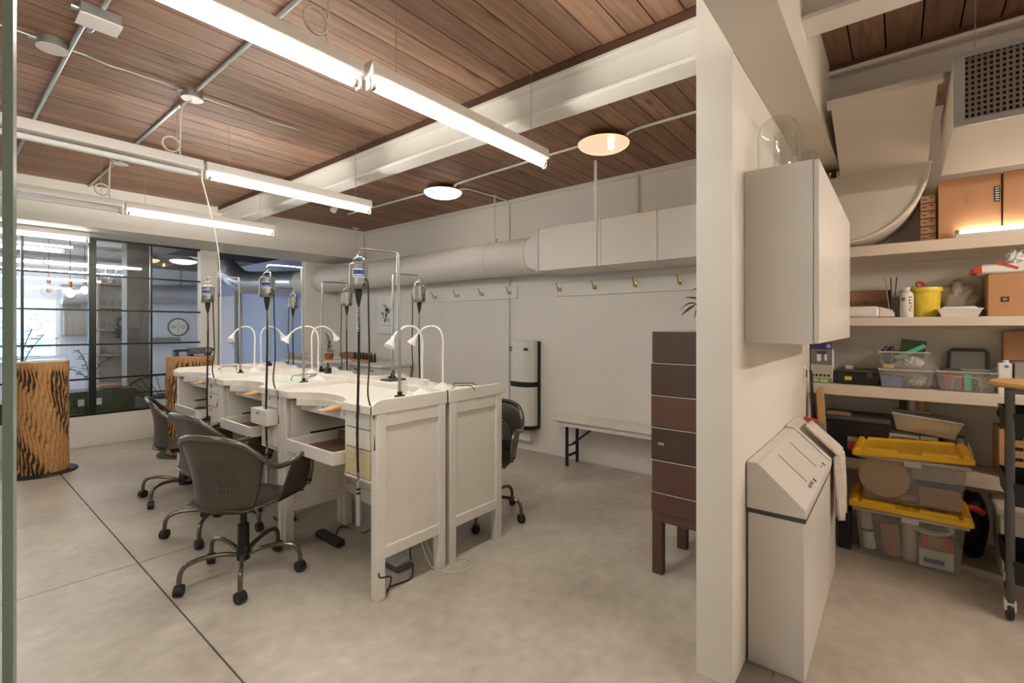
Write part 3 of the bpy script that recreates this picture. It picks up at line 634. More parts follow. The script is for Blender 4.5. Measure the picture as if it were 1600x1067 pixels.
# ================================================================== BENCHES
BL, BD = 1.03, .47
def make_bench():
    t = T('jewellers_bench', '', 'workbench'); P = .056
    for px, py in ((0, 0), (0, BL-P), (BD-P, 0), (BD-P, BL-P)):
        O('leg', MB().hexa([(px+(0 if px == 0 else .006), py+.002, 0), (px+P-(.006 if px == 0 else 0), py+.002, 0), (px+P-(.006 if px == 0 else 0), py+P-.002, 0), (px+(0 if px == 0 else .006), py+P-.002, 0),
                            (px, py, .955), (px+P, py, .955), (px+P, py+P, .955), (px, py+P, .955)]), m_bench, t, bev=.003)
    for y0, y1 in ((.014, .026), (BL-.026, BL-.014)): O('side_panel', MB().box(P-.01, BD-P+.01, y0, y1, .24, .94), m_bench, t)
    for y0, y1 in ((.004, .04), (BL-.04, BL-.004)):
        O('side_rail', MB().box(P-.01, BD-P+.01, y0, y1, .205, .265), m_bench, t, bev=.003); O('side_rail', MB().box(P-.01, BD-P+.01, y0, y1, .885, .955), m_bench, t, bev=.003)
    O('back_panel', MB().box(BD-.03, BD-.016, P-.01, BL-P+.01, .28, .95), m_bench, t)
    O('back_rail', MB().box(BD-.045, BD-.01, P-.01, BL-P+.01, .235, .30), m_bench, t, bev=.003)
    # worktop with a curved cut-out
    cut = []
    for i in range(17):
        u = i/16; yy = .28+.60*u; cut.append((-.03+.135*math.sin(PI*u)**.7+.0, yy))
    poly = [(-.03, 0)]+cut+[(-.03, BL), (BD+.008, BL), (BD+.008, 0)]
    top = O('worktop', MB().prism(poly, 'z', .955, .998), m_benchtop, t, bev=.004)
    O('end_lip', MB().prism([(.0, .955), (BD+.012, .955), (BD+.012, 1.028), (.02, 1.028), (-.005, 1.02), (-.03, 1.0), (-.03, .955)], 'y', -.001, .018), m_bench, top, bev=.003)
    O('end_lip', MB().prism([(.0, .955), (BD+.012, .955), (BD+.012, 1.028), (.02, 1.028), (-.005, 1.02), (-.03, 1.0), (-.03, .955)], 'y', BL-.018, BL+.001), m_bench, top, bev=.003)
    O('back_lip', MB().box(BD-.004, BD+.012, 0, BL, .955, 1.034), m_bench, top, bev=.003)
    ca = [(x-.012, yy) for x, yy in cut[1:-1]]
    O('plywood_edge', MB().prism([(x, yy) for x, yy in ca]+[(x+.02, yy) for x, yy in reversed(ca)], 'z', .915, .957), m_benchtop, top)
    O('bench_pin', MB().hexa([(-.035, .47, .918), (.14, .45, .918), (.14, .55, .918), (-.035, .53, .918), (-.035, .47, .926), (.14, .45, .95), (.14, .55, .95), (-.035, .53, .926)]), m_wood, t, bev=.004)
    O('pin_clamp', MB().box(.03, .06, .56, .60, .905, .935), m_steel, t)
    O('front_rail', MB().box(.075, .095, .30, .97, .87, .917), m_bench, t)
    # drawer pedestal
    O('pedestal_side', MB().box(.004, BD-.03, .288, .300, .60, .955), m_bench, t); O('pedestal_base', MB().box(.0, BD-.03, P, .30, .592, .606), m_bench, t)
    for i, (a, b) in enumerate(((.868, .95), (.762, .862), (.612, .756))):
        d = O('drawer', MB().box(-.004, .30, P+.003, .286, a, b), m_stain if i == 2 else m_bench, t, bev=.002)
        O('knob', MB().lathe([(.012, .0), (.013, -.006), (.007, -.012), (.0005, -.014)], (-.004, .17, b-.02), 10, axis='x'), m_steel, d)
    # pulled-out tray
    tr = O('tray_drawer', MB().tub(.115, .555, .656, .726, (.38, .53), (.38, .53), .014, .008), m_bench, t, bev=.002)
    O('tray_lining', MB().box(-.058, .288, .306, .804, .665, .669), m_traywood, tr); O('tray_back', MB().box(.26, .288, .306, .804, .669, .722), m_traywood, tr)
    for yy in (.302, .81): O('tray_runner', MB().box(.08, BD-.04, yy, yy+.012, .732, .742), m_black, t)
    O('inner_panel', MB().box(.02, BD-.03, .935, .95, .70, .93), m_bench, t)
    O('brown_side_board', MB().prism([(.10, .745), (.43, .745), (.43, .93), (.30, .93), (.10, .80)], 'y', .302, .314), m_oak, t)
    return t
B0, GAP = (1.43, 2.05), 1.034
bench_lab = [['white workbench of the front row, nearest the camera', 'white workbench in the middle of the front row with box drawer out', 'white workbench at the far end of the front row'],
             ['white workbench of the rear row, nearest the camera', 'white workbench in the middle of the rear row', 'white workbench at the far end of the rear row']]
proto = make_bench(); benches = {}
for r in (0, 1):
    for i in range(3):
        loc = (B0[0], B0[1]+GAP*i, 0) if r == 0 else (2.405, B0[1]+GAP*i+BL, 0); rz = 0 if r == 0 else PI
        if r == 0 and i == 0:
            b = proto; b.location = loc; b['label'] = bench_lab[0][0]; b['group'] = 'jewellers benches'
        else: b = dup(proto, loc, rz, bench_lab[r][i], 'jewellers benches')
        benches[r, i] = b
for key, bn in benches.items():             # only the nearest bench has the stained drawer
    if key == (0, 0): continue
    for ch in bn.children:
        if ch.name.startswith('drawer') and ch.material_slots[0].material is m_stain:
            ch.material_slots[0].link = 'OBJECT'; ch.material_slots[0].material = m_bench
for ch in benches[0, 1].children:           # the middle bench has one drawer pulled out
    if ch.name.startswith('drawer') and abs(ch.bound_box[0][2]-.762) < .01: ch.location.x -= .07

# ------------------------------------------------------------------ flexible shaft motors on stands
def make_stand():
    t = T('motor_stand', '', 'stand')
    O('clamp', MB().box(-.022, .022, -.018, .018, 0, .03).cyl((0, 0, .03), (0, 0, .05), .013, 12), m_black, t, bev=.002)
    O('pole', MB().cyl((0, 0, .04), (-.012, .0, .80), .0085, 12), m_chrome, t)
    O('arm', MB().tube(cr([(-.012, 0, .79), (-.014, .002, .803), (-.035, .006, .808), (-.20, .038, .808), (-.225, .044, .80), (-.23, .045, .785), (-.222, .046, .775)], 5), .0055, 8), m_chrome, t)
    return t
def make_motor():
    t = T('flex_shaft_motor', '', 'motor')       # origin at the hanging hook
    r = .047; z1, z0 = -.05, -.175
    O('body', MB().lathe([(.0005, z1+.012), (.03, z1+.010), (r*.96, z1), (r, z1-.012), (r, z0+.03), (r*1.02, z0+.028), (r*1.02, z0+.012), (r*.9, z0), (.0005, z0)], n=28), m_motor, t)
    O('bail', MB().tube(cr([(.0, .05, -.11), (.0, .052, -.05), (0, .045, -.018), (0, 0, -.008), (0, -.045, -.018), (0, -.052, -.05), (0, -.05, -.11)], 4), .004, 6), m_chrome, t)
    O('hook', MB().tube(cr([(0, 0, -.012), (0, .006, .006), (0, .0, .016), (0, -.008, .008)], 4), .003, 6), m_chrome, t)
    lb = MB().grid(lambda u, v: ((r+.0008)*math.cos(PI*1.12+u*1.3), (r+.0008)*math.sin(PI*1.12+u*1.3), -.118+.043*v), 10, 1)
    l = O('label', lb, m_paper, t, plabel='blue and white label')
    O('print', MB().grid(lambda u, v: ((r+.0013)*math.cos(PI*1.14+u*1.17), (r+.0013)*math.sin(PI*1.14+u*1.17), -.104+.025*v), 10, 1), m_blue, l)
    O('print', MB().grid(lambda u, v: ((r+.0013)*math.cos(PI*1.14+u*1.17), (r+.0013)*math.sin(PI*1.14+u*1.17), -.114+.006*v), 10, 1), m_blue, l)
    for s in (-1, 1): O('brush_cap', MB().cyl((0, s*.044, z0+.02), (0, s*.054, z0+.02), .008, 10), m_blackpl, t)
    O('nozzle', MB().lathe([(.02, z0), (.017, z0-.03), (.009, z0-.075), (.0005, z0-.075)], n=16), m_blackpl, t)
    sh = cr([(0, 0, z0-.06), (.001, -.002, -.5), (-.004, .004, -.9), (0, .002, -1.17)], 8)
    s = O('shaft', MB().tube(sh, .0065, 10), m_rubber, t)
    sp = MB()
    for k in range(12): sp.cyl((0, 0, z0-.09-k*.011), (0, 0, z0-.096-k*.011), .0078, 10)
    O('spring', sp, m_chrome, s)
    sp = MB()
    for k in range(10): sp.cyl((0, .002, -1.12-k*.011), (0, .002, -1.126-k*.011), .0078, 10)
    O('spring', sp, m_chrome, s)
    h = O('handpiece', MB().lathe([(.007, -1.165), (.009, -1.20), (.009, -1.235), (.0125, -1.245), (.0125, -1.39), (.011, -1.395), (.0005, -1.395)], (0, .002, 0), 16), m_steel, t, plabel='brushed aluminium handpiece')
    O('ring', MB().cyl((0, .002, -1.20), (0, .002, -1.212), .0105, 12).cyl((0, .002, -1.22), (0, .002, -1.232), .0105, 12), m_blackpl, h)
    cd = cr([(.01, -.04, -.12), (.015, -.062, -.15), (.02, -.06, -.3), (.03, -.052, -.55), (.01, -.07, -.72), (.04, -.085, -.85), (.035, -.09, -1.0)], 6)
    O('power_cord', MB().tube(cd, .0042, 7), m_rubber, t)
    return t
st0 = make_stand(); mo0 = make_motor()
which = [['nearest the camera in the front row', 'in the middle of the front row', 'at the far end of the front row'], ['nearest the camera in the rear row', 'in the middle of the rear row', 'at the far end of the rear row']]
def wp(r, i, lx, ly, lz=0):
    if r == 0: return (B0[0]+lx, B0[1]+GAP*i+ly, lz)
    return (2.405-lx, B0[1]+GAP*i+BL-ly, lz)
for r in (0, 1):
    for i in range(3):
        rz = PI*r
        loc = wp(r, i, .19, .065+(.02*i if r == 0 else .03), .999)
        ml = wp(r, i, .19-.226, .065+.0455+(.02*i if r == 0 else .03), .999+.772)
        la, lb = 'chrome stand clamped on the bench ' + which[r][i], 'grey hanging motor ' + which[r][i]
        if r == 0 and i == 0:
            st0.location = loc; st0['label'] = la; st0['group'] = 'motor stands'; mo0.location = ml; mo0['label'] = lb; mo0['group'] = 'hanging motors'
        else: dup(st0, loc, rz, la, 'motor stands'); dup(mo0, ml, rz, lb, 'hanging motors')

# ------------------------------------------------------------------ gooseneck lamps
def make_lamp():
    t = T('gooseneck_lamp', '', 'lamp')
    O('base', MB().lathe([(.055, 0), (.055, .006), (.045, .02), (.02, .036), (.008, .042), (.0005, .042)], n=24), m_white, t)
    nk = cr([(0, 0, .035), (0, 0, .20), (0, .0, .33), (-.035, .012, .395), (-.10, .03, .405), (-.16, .045, .375), (-.19, .052, .34)], 7)
    O('neck', MB().tube(nk, .0065, 8), m_white, t)
    hd = MB().lathe([(.009, 0), (.012, -.02), (.024, -.05), (.032, -.066), (.030, -.066), (.0005, -.05)], n=20)
    hd.xf(Matrix.Translation((-.186, .051, .348)) @ Matrix.Rotation(.55, 4, 'Y'))
    h = O('shade', hd, m_white, t)
    return t
la0 = make_lamp(); first = True
lamps = [(0, 0, .40, .13, .2), (0, 1, .41, .30, -.3), (0, 2, .40, .35, .5), (1, 0, .30, .78, 2.2), (1, 1, .36, .25, .2), (1, 2, .36, .30, .3)]
ln = ['by the glass jars on the nearest bench', 'behind the green mat on the middle bench', 'at the far end of the front row', 'leaning over the rear bench by the bench corner', 'on the rear row in the middle', 'on the rear row at the far end']
for j, (r, i, lx, ly, a) in enumerate(lamps):
    loc = wp(r, i, lx, ly, .999); lab = 'white gooseneck lamp ' + ln[j]
    if j == 0: la0.location = loc; la0.rotation_euler = (0, 0, a); la0['label'] = lab; la0['group'] = 'gooseneck lamps'
    else: dup(la0, loc, a+PI*r, lab, 'gooseneck lamps')

# ------------------------------------------------------------------ chairs
def make_chair():
    t = T('office_chair', '', 'chair')
    half = [(.205, .262, .475), (.228, .268, .56), (.212, .276, .64), (.14, .284, .672), (.04, .284, .650), (-.06, .276, .655), (-.145, .258, .725), (-.205, .208, .792), (-.235, .12, .82), (-.243, 0, .825)]
    full = [(x, y, z) for x, y, z in half]+[(x, -y, z) for x, y, z in reversed(half[:-1])]
    rim = cr(full, 6)
    bk = [p for p in rim if p.x < -.125]
    n = len(bk)-1
    def back(u, v):
        f = u*n; i = min(int(f), n-1); tp = bk[i].lerp(bk[i+1], f-i); s = 1-2*u
        bt = Vector((-.205+.075*abs(s)**2.6, .195*s, .425)); p = bt.lerp(tp, v)
        return p+Vector((.03*math.sin(PI*v)*(1-.4*abs(s)), 0, 0))
    O('backrest', MB().grid(back, 28, 10), m_perf, t, solid=.005, plabel='perforated steel back shell')
    for s in (1, -1):
        ar = [p for p in rim if p.y*s > .2 and p.x > .045 and p.z < .69]
        ar = sorted(ar, key=lambda p: (p.x if p.z > .6 else .3+(.6-p.z)))
        m_ = len(ar)-1
        def arm(u, v, ar=ar, m_=m_, s=s):
            f = u*m_; i = min(int(f), m_-1); tp = ar[i].lerp(ar[i+1], f-i)
            bt = Vector((.0+.185*u, s*(.235), .435+.01*u)); return bt.lerp(tp, v)
        O('armrest', MB().grid(arm, 16, 6), m_chair, t, solid=.005)
        O('arm_bolt', MB().cyl((.205, s*.255, .50), (.205, s*.285, .50), .011, 10), m_blackpl, t)
    O('rim', MB().tube(rim, .0145, 12), m_rim, t)
    def seat(u, v):
        a, b = 2*u-1, 2*v-1
        w = .235*(1-.12*max(0, -a)**2); x = .02+.225*a*math.sqrt(max(0, 1-.16*b*b)); y = w*b*math.sqrt(max(0, 1-.1*a*a))
        z = .445-.028*(1-a*a)*(1-b*b)-.03*max(0, a-.6)**1*1.2
        return (x, y, z)
    O('seat', MB().grid(seat, 18, 18), m_chair, t, solid=.006)
    O('swivel_plate', MB().box(-.09, .09, -.08, .08, .385, .402).cyl((0, 0, .36), (0, 0, .425), .04, 16), m_black, t)
    O('gas_column', MB().lathe([(.03, .125), (.03, .29), (.018, .292), (.018, .38)], n=20), m_black, t)
    O('hub', MB().lathe([(.02, .085), (.034, .095), (.036, .16), (.03, .172)], n=20), m_black, t)
    for k in range(5):
        a = 2*PI*k/5+.122; c, s = math.cos(a), math.sin(a)
        lg = cr([(.03, 0, .125), (.10, 0, .15), (.20, 0, .162), (.268, 0, .15), (.297, 0, .115), (.303, 0, .058)], 5)
        R4 = Matrix.Rotation(a, 4, 'Z')
        L = O('leg', MB().tube(lg, .0125, 10).xf(R4), m_rim, t)
        w = MB()
        sw = random.uniform(0, PI)
        for d in (-.013, .013): w.lathe([(.0005, -.008), (.026, -.008), (.028, -.004), (.028, .004), (.026, .008), (.0005, .008)], (0, d, .028), 16, axis='y')
        w.box(-.012, .012, -.006, .006, .028, .062).lathe([(.014, -.02), (.03, -.019), (.031, .019), (.014, .02)], (0, 0, .03), 12, axis='y')
        w.xf(R4 @ Matrix.Translation((.303, 0, 0)) @ Matrix.Rotation(sw, 4, 'Z'))
        O('caster', w, m_blackpl, L)
    return t
ch0 = make_chair()
chairs = [((1.115, 2.867, 0), 23, 'grey perforated steel swivel chair nearest the camera'), ((1.26, 3.66, 0), 8, 'grey steel swivel chair in the middle of the front row'),
          ((1.33, 4.62, 0), -12, 'grey steel swivel chair farthest along, before the second log'), ((2.60, 2.39, 0), 205, 'dark steel swivel chair half hidden behind the rear bench')]
for i, (l, a, lab) in enumerate(chairs):
    if i == 0: ch0.location = l; ch0.rotation_euler = (0, 0, math.radians(a)); ch0['label'] = lab; ch0['group'] = 'swivel chairs'
    else: dup(ch0, l, math.radians(a), lab, 'swivel chairs')

# ------------------------------------------------------------------ things on and under the benches
def jar(x, y, z, r, h, label, name='glass_jar', grp='glass jars on the bench', cat='jar', lip=True):
    pr = [(r*.9, 0), (r, .006), (r, h*.9), (r*.95, h), (r*.9, h), (r*.93, h*.88), (r*.93, .008), (.0005, .008)]
    return O(name, MB().lathe(pr, (x, y, z), 24), m_jar, label=label, cat=cat, group=grp)
jar(1.80, 2.32, 1.0, .028, .075, 'small clear glass jar left of the lamp base')
jar(1.745, 2.26, 1.0, .026, .065, 'small clear glass beaker by the chrome stand')
jar(2.05, 2.42, 1.0, .03, .05, 'low clear glass dish on the rear bench edge')
def glasses(x, y, z, a, label):
    t = T('safety_glasses', label, 'glasses', (0, 0, 0), group='safety glasses')
    for s in (-1, 1):
        O('lens', MB().grid(lambda u, v, s=s: (.012*(1-(2*u-1)**2), s*(.008+.052*u), .008+.04*v), 6, 3), m_clear, t, solid=.0015)
        O('temple', MB().tube(cr([(.0, s*.062, .04), (-.05, s*.066, .042), (-.11, s*.064, .04), (-.135, s*.06, .012)], 4), .0025, 6), m_blackpl, t)
    O('brow_bar', MB().tube([(.0, -.062, .046), (.012, -.03, .048), (.008, 0, .047), (.012, .03, .048), (0, .062, .046)], .003, 6), m_blackpl, t)
    t.location = (x, y, z); t.rotation_euler = (0, 0, a); return t
glasses(2.08, 2.16, .999, 2.2, 'clear safety glasses by the front corner of the rear bench')
glasses(1.80, 3.45, .999, .6, 'clear safety glasses on the middle bench beside the green mat')
glasses(1.78, 4.75, .999, -.4, 'clear safety glasses on the far bench of the front row')
O('cutting_mat', MB().box(1.62, 1.86, 3.36, 3.66, .999, 1.002), m_mat, label='pale green cutting mat on the middle bench', cat='mat')
O('tool_block', MB().box(2.16, 2.20, 3.82, 3.87, .999, 1.05).cyl((2.18, 3.845, 1.05), (2.18, 3.845, 1.09), .008, 8), m_blackpl, label='small black tool clamp on the rear bench', cat='tool')
O('vise', MB().box(2.12, 2.28, 2.90, 3.0, .999, 1.012).cyl((2.2, 2.95, 1.012), (2.2, 2.95, 1.08), .01, 10), m_dgrey, label='dark tool foot behind the nearest chrome stand', cat='tool')
def pedal(x, y, label):
    t = T('foot_pedal', label, 'pedal', (x, y, 0), group='foot pedals')
    O('base', MB().box(x-.05, x+.05, y-.08, y+.08, 0, .03), m_dgrey, t, bev=.008)
    O('treadle', MB().hexa([(x-.045, y-.07, .03), (x+.045, y-.07, .03), (x+.045, y+.07, .03), (x-.045, y+.07, .03), (x-.045, y-.07, .045), (x+.045, y-.07, .07), (x+.045, y+.07, .07), (x-.045, y+.07, .045)]), m_grey, t, bev=.004)
pedal(1.72, 2.28, 'grey foot pedal under the nearest bench')
pedal(1.62, 3.45, 'grey foot pedal under the middle bench')
def cable(name, pts, label, mat=m_rubber, r=.004): return O(name, MB().tube(cr(pts, 6), r, 7), mat, label=label, cat='cord', group='floor cords')
cable('floor_cord', [(1.425, 2.03, .16), (1.44, 2.035, .13), (1.50, 2.03, .11), (1.50, 2.06, .02), (1.56, 2.12, .005), (1.68, 2.10, .006), (1.78, 2.2, .006), (1.84, 2.3, .02), (1.86, 2.34, .3)], 'black cord looping under the end of the nearest bench')
cable('floor_cord', [(1.84, 2.25, .25), (1.83, 2.12, .03), (1.86, 2.0, .006), (1.93, 1.93, .005), (2.02, 1.95, .005), (2.03, 2.05, .005), (1.93, 2.06, .005), (1.90, 2.02, .006), (1.87, 2.1, .02), (1.84, 2.3, .3)], 'thin cream cord looped on the floor between the benches', m_cord, .0028)
cable('floor_cord', [(1.62, 2.7, .02), (1.7, 2.9, .006), (1.82, 3.02, .006), (1.86, 2.8, .01), (1.86, 2.6, .2)], 'black cord lying behind the kneehole of the nearest bench')
O('power_strip', MB().box(1.62, 1.68, 2.75, 3.02, .0, .04), m_blackpl, label='black power strip on the floor under the nearest bench', cat='power strip', bev=.006)
pb = T('adapter_box', 'white power adapters hung under the rear of the nearest bench', 'adapter', (1.82, 2.45, .12))
for k in range(3): O('adapter', MB().box(1.80, 1.86, 2.30+k*.10, 2.37+k*.10, .15-.02*k, .25), m_bucket, pb, bev=.012)
O('shelf_bar', MB().box(1.86, 1.872, 2.15, 2.95, .21, .27), m_bench, pb)

# ================================================================== HOOK WALL
def hookboard(y0, y1, ys, label, screws):
    t = T('coat_rack', label, 'coat rack', (XW-.01, (y0+y1)/2, 1.73), group='coat racks')
    O('board', MB().box(XW-.02, XW, y0, y1, 1.732, 1.876), m_trim, t, bev=.003)
    for yy in ys:
        z = 1.80; x = XW-.02
        hk = O('hook', MB().tube(cr([(x, yy, z+.005), (x-.03, yy, z-.012), (x-.055, yy, z-.008), (x-.062, yy, z+.012), (x-.052, yy, z+.02)], 5), .0055, 8).tube(cr([(x, yy, z+.008), (x-.035, yy, z+.012), (x-.06, yy, z+.03), (x-.082, yy, z+.058)], 5), .0055, 8).ball((x-.084, yy, z+.062), .009, 10, 6).ball((x-.05, yy, z+.021), .007, 10, 6), m_hook, t, plabel='brass coat hook')
        O('hook_plate', MB().box(x-.004, x, yy-.011, yy+.011, z-.018, z+.03), m_hook, hk)
    for yy in (y0+.03, y1-.03):
        for z in (1.75, 1.858): O('screw', MB().cyl((XW-.0215, yy, z), (XW-.02, yy, z), .006, 8), m_steel, t)
hookboard(.66, 2.90, (2.828, 2.40, 1.962, 1.537, 1.10), 'white coat rack board with brass hooks right of the conduit', 0)
hookboard(3.43, 5.38, (5.252, 4.397, 3.961, 3.523, 4.82), 'white coat rack board with brass hooks left of the conduit', 0)
# framed print
pt = T('framed_print', 'pale framed print of a plant on the wall behind the lamps', 'picture', (XW-.01, 5.91, 1.295))
O('frame', MB().box(XW-.022, XW, 5.65, 6.17, 1.295, 1.86), m_lam, pt, bev=.004); O('sheet', MB().box(XW-.0235, XW-.021, 5.68, 6.14, 1.325, 1.83), m_paper, pt)
a = MB()
for k in range(26):
    an = random.uniform(0, 2*PI); rr = random.uniform(.02, .12)
    a.ob((XW-.0245, 5.91+rr*math.cos(an)*.9, 1.62+rr*math.sin(an)*1.15), (.001, .05, .03), rx=an)
O('painted_plant', a, M('print_sage', (178, 188, 176), .6, var=.25, scale=30), pt); O('caption_line', MB().box(XW-.0245, XW-.0235, 5.78, 6.04, 1.42, 1.428), m_grey, pt)
# white tank on the wall
tk = T('wall_dispenser', 'tall white rounded dispenser with black bands on the wall', 'dispenser', (XW-.1, 3.29, .25))
def hcyl(z0, z1, d, w, mat, name, par, c=3.29, lab=None):
    pl = [(XW-.035, c-w)] + [(XW-.10-(d-.05)*(1-abs(u)**3.2), c+w*u) for u in [-1+i/10 for i in range(21)]] + [(XW-.035, c+w)]
    return O(name, MB().prism(pl, 'z', z0, z1), mat, par, bev=.004)
hcyl(.79, 1.235, .12, .17, m_lam, 'upper_shell', tk); hcyl(.735, .79, .125, .172, m_blackpl, 'middle_band', tk); hcyl(.305, .735, .12, .17, m_lam, 'lower_shell', tk); hcyl(.26, .305, .125, .172, m_blackpl, 'bottom_band', tk)
hcyl(1.235, 1.25, .10, .155, m_lam, 'cap', tk)
O('back_plate', MB().box(XW-.036, XW-.001, 3.105, 3.475, .27, 1.24), m_blackpl, tk)
O('round_badge', MB().cyl((XW-.158, 3.405, 1.155), (XW-.14, 3.405, 1.155), .026, 20), m_blue, tk, plabel='round dark blue badge')
O('badge_cross', MB().box(XW-.1595, XW-.1575, 3.39, 3.42, 1.1515, 1.1585).box(XW-.1595, XW-.1575, 3.4015, 3.4085, 1.14, 1.17), m_paper, tk)
O('display', MB().box(XW-.175, XW-.155, 3.165, 3.215, 1.14, 1.168), m_blackpl, tk, plabel='small dark display'); O('plinth_box', MB().box(XW-.09, XW-.002, 3.19, 3.45, .126, .26), m_lam, tk)  # plinth is a plain white box below the dispenser
# white bench with folding black legs
be = T('folding_bench', 'long white plank bench with black folding legs by the wall', 'bench', (4.14, 1.8, 0))
O('seat_plank', MB().prism([(4.0, 1.0), (4.295, 1.0), (4.295, 2.70), (4.28, 2.74), (4.02, 2.765), (4.0, 2.75)], 'z', .452, .475), m_bench, be, bev=.004)
O('apron', MB().prism([(.98, .452), (2.72, .452), (2.68, .40), (1.02, .40)], 'y' if False else 'x', 4.025, 4.045), m_bench, be, bev=.003); O('apron', MB().prism([(.98, .452), (2.72, .452), (2.68, .40), (1.02, .40)], 'x', 4.262, 4.28), m_bench, be)
for yy, sg in ((2.595, -1), (1.15, 1)):
    for x in (4.055, 4.25): O('leg', MB().box(x-.012, x+.012, yy-.012, yy+.012, 0, .405), m_black, be)
    O('leg_rail', MB().box(4.06, 4.25, yy-.008, yy+.008, .09, .115), m_black, be)
    O('brace', MB().tube([(4.15, yy, .2), (4.15, yy+sg*.27, .415)], .011, 8), m_black, be); O('brace_bar', MB().cyl((4.055, yy, .2), (4.25, yy, .2), .009, 8), m_black, be)
# stack of brown drawers on a stand
cs = T('drawer_stack', 'tall stack of brown wooden drawers on a legged stand beside the partition', 'cabinet', (2.8, .89, 0))
zs = [.347, .465, .648, .832, 1.014, 1.197, 1.378]
for i in range(6):
    y1 = 1.097-(.004 if i in (1, 5) else .0)
    d = O('drawer_box', MB().box(2.60+random.uniform(-.003, .003), 3.05, .655, y1, zs[i]+.0015, zs[i+1]-.0015), m_crateB if i in (0, 1, 3) else m_crateA, cs, bev=.003)
    O('worn_edge', MB().box(2.597, 2.602, .657, y1-.001, zs[i+1]-.0035, zs[i+1]-.001), m_bucket, d)
O('paper_label', MB().box(2.5955, 2.597, 1.02, 1.055, .735, .75), m_grey, cs)
for x in (2.60, 2.99):
    for yy in (.66, 1.035): O('leg', MB().box(x+.002, x+.055, yy, yy+.058, 0, .347), m_crateB, cs, bev=.003)
O('stand_rail', MB().box(2.605, 2.625, .70, 1.05, .30, .347), m_crateB, cs)
def leaf(mb, base, d, L, w, up, droop=.3):
    d = Vector(d).normalized(); up = Vector(up).normalized(); s = d.cross(up).normalized(); b = Vector(base); n = 6; vs = []
    for i in range(n+1):
        t = i/n; c = b+d*(L*t)+Vector((0, 0, -droop*L*t*t)); ww = w*math.sin(PI*min(1, t*.95+.03))**.8*(1-.35*t)
        vs += [c-s*ww, c+up*ww*.15, c+s*ww]
    fs = []
    for i in range(n): fs += [(3*i, 3*i+1, 3*i+4, 3*i+3), (3*i+1, 3*i+2, 3*i+5, 3*i+4)]
    return mb.add(vs, fs)
pl = T('potted_plant', 'leafy plant on top of the brown drawer stack', 'plant', (2.78, .80, 1.378))
O('pot', MB().lathe([(.05, 1.379), (.065, 1.47), (.06, 1.47), (.055, 1.46), (.0005, 1.46)], (2.78, .84, 0), 20), m_bucket, pl)
O('stem', MB().tube(cr([(2.78, .84, 1.45), (2.76, .85, 1.5), (2.72, .89, 1.53)], 5), .004, 6).tube(cr([(2.78, .84, 1.45), (2.77, .82, 1.54), (2.74, .83, 1.62)], 5), .004, 6), m_foliage, pl)
for bs, d, L, w, dr in (((2.72, .835, 1.53), (-.2, .8, .45), .10, .014, .9), ((2.70, .83, 1.525), (-.1, .9, -.4), .085, .016, .3), ((2.72, .82, 1.54), (-.3, .2, -1), .09, .013, .1), ((2.74, .80, 1.56), (-.2, .9, .1), .10, .018, .0),
                        ((2.74, .78, 1.62), (-.4, .8, .3), .09, .022, .5), ((2.74, .78, 1.61), (.4, .6, .5), .09, .02, .4), ((2.77, .77, 1.58), (.3, -.6, .4), .09, .02, .4), ((2.75, .79, 1.55), (-.6, .2, .2), .08, .018, .6)):
    O('leaf', leaf(MB(), (bs[0], bs[1]+.05, bs[2]), d, L, w, (0.3, 0, 1), dr), m_foliage, pl, solid=.001)
# side table with tools by the hook wall
tb2 = T('side_table', 'white painted table against the hook wall behind the benches', 'table', (4.0, 6.2, 0))
O('table_top', MB().box(3.74, 4.28, 5.28, 7.15, .86, .90), m_bench, tb2, bev=.004); O('apron', MB().box(3.78, 4.26, 5.33, 7.1, .74, .86), m_bench, tb2)
for x in (3.78, 4.21):
    for yy in (5.33, 7.05): O('leg', MB().box(x, x+.05, yy, yy+.05, 0, .74), m_bench, tb2)
for yy in (5.5, 5.9, 6.3): O('drawer_pull', MB().box(3.772, 3.78, yy, yy+.06, .80, .815), m_blackpl, tb2)
O('wooden_tray', MB().box(3.86, 4.0, 5.85, 6.55, .901, .935), m_wood, label='long wooden tool tray on the side table', cat='tray', bev=.006)
O('tool_rack', MB().prism([(6.0, .901), (6.75, .901), (6.75, 1.0), (6.6, 1.02), (6.2, 1.02), (6.0, .98)], 'x', 4.02, 4.10), m_oak, label='brown wooden tool rack at the back of the side table', cat='rack')
for i in range(7):
    yy = 5.72+i*.075; O('tool_bottle', MB().lathe([(.018, .901 if i < 2 else .936), (.018, 1.0), (.010, 1.01), (.010, 1.035), (.0005, 1.035)], (3.92 if i >= 2 else 3.95, yy, 0), 12), m_blackpl, label='small black bottle, number %s from the right in the wooden tray' % ('one two three four five six seven'.split()[i]), cat='bottle', group='black bottles')
O('label_card', MB().box(3.80, 3.805, 6.35, 6.52, .901, .965), m_paper, label='small white card standing before the tool rack', cat='card')
O('shop_crate', MB().tub(3.2, 7.05, 1.0, 1.07, (.3, .4), (.32, .42), .006), m_clear, label='clear plastic box at the far end behind the benches', cat='box') if False else None
st = T('small_stand', 'narrow white stand holding a plant by the doorway', 'stand', (3.35, 6.2, 0))
O('top', MB().box(3.05, 3.6, 5.75, 6.6, .93, .96), m_bench, st, bev=.004)
for x in (3.08, 3.54):
    for yy in (5.78, 6.54): O('leg', MB().box(x, x+.04, yy, yy+.04, 0, .93), m_bench, st)
cb_ = T('clear_box', 'clear plastic box on the white stand by the doorway', 'box', (3.2, 6.4, .961)); O('shell', MB().tub(3.18, 6.42, .961, 1.05, (.16, .26), (.18, .28), .005), m_clear, cb_); O('contents', MB().box(3.14, 3.22, 6.33, 6.5, .967, 1.01), m_steel, cb_)
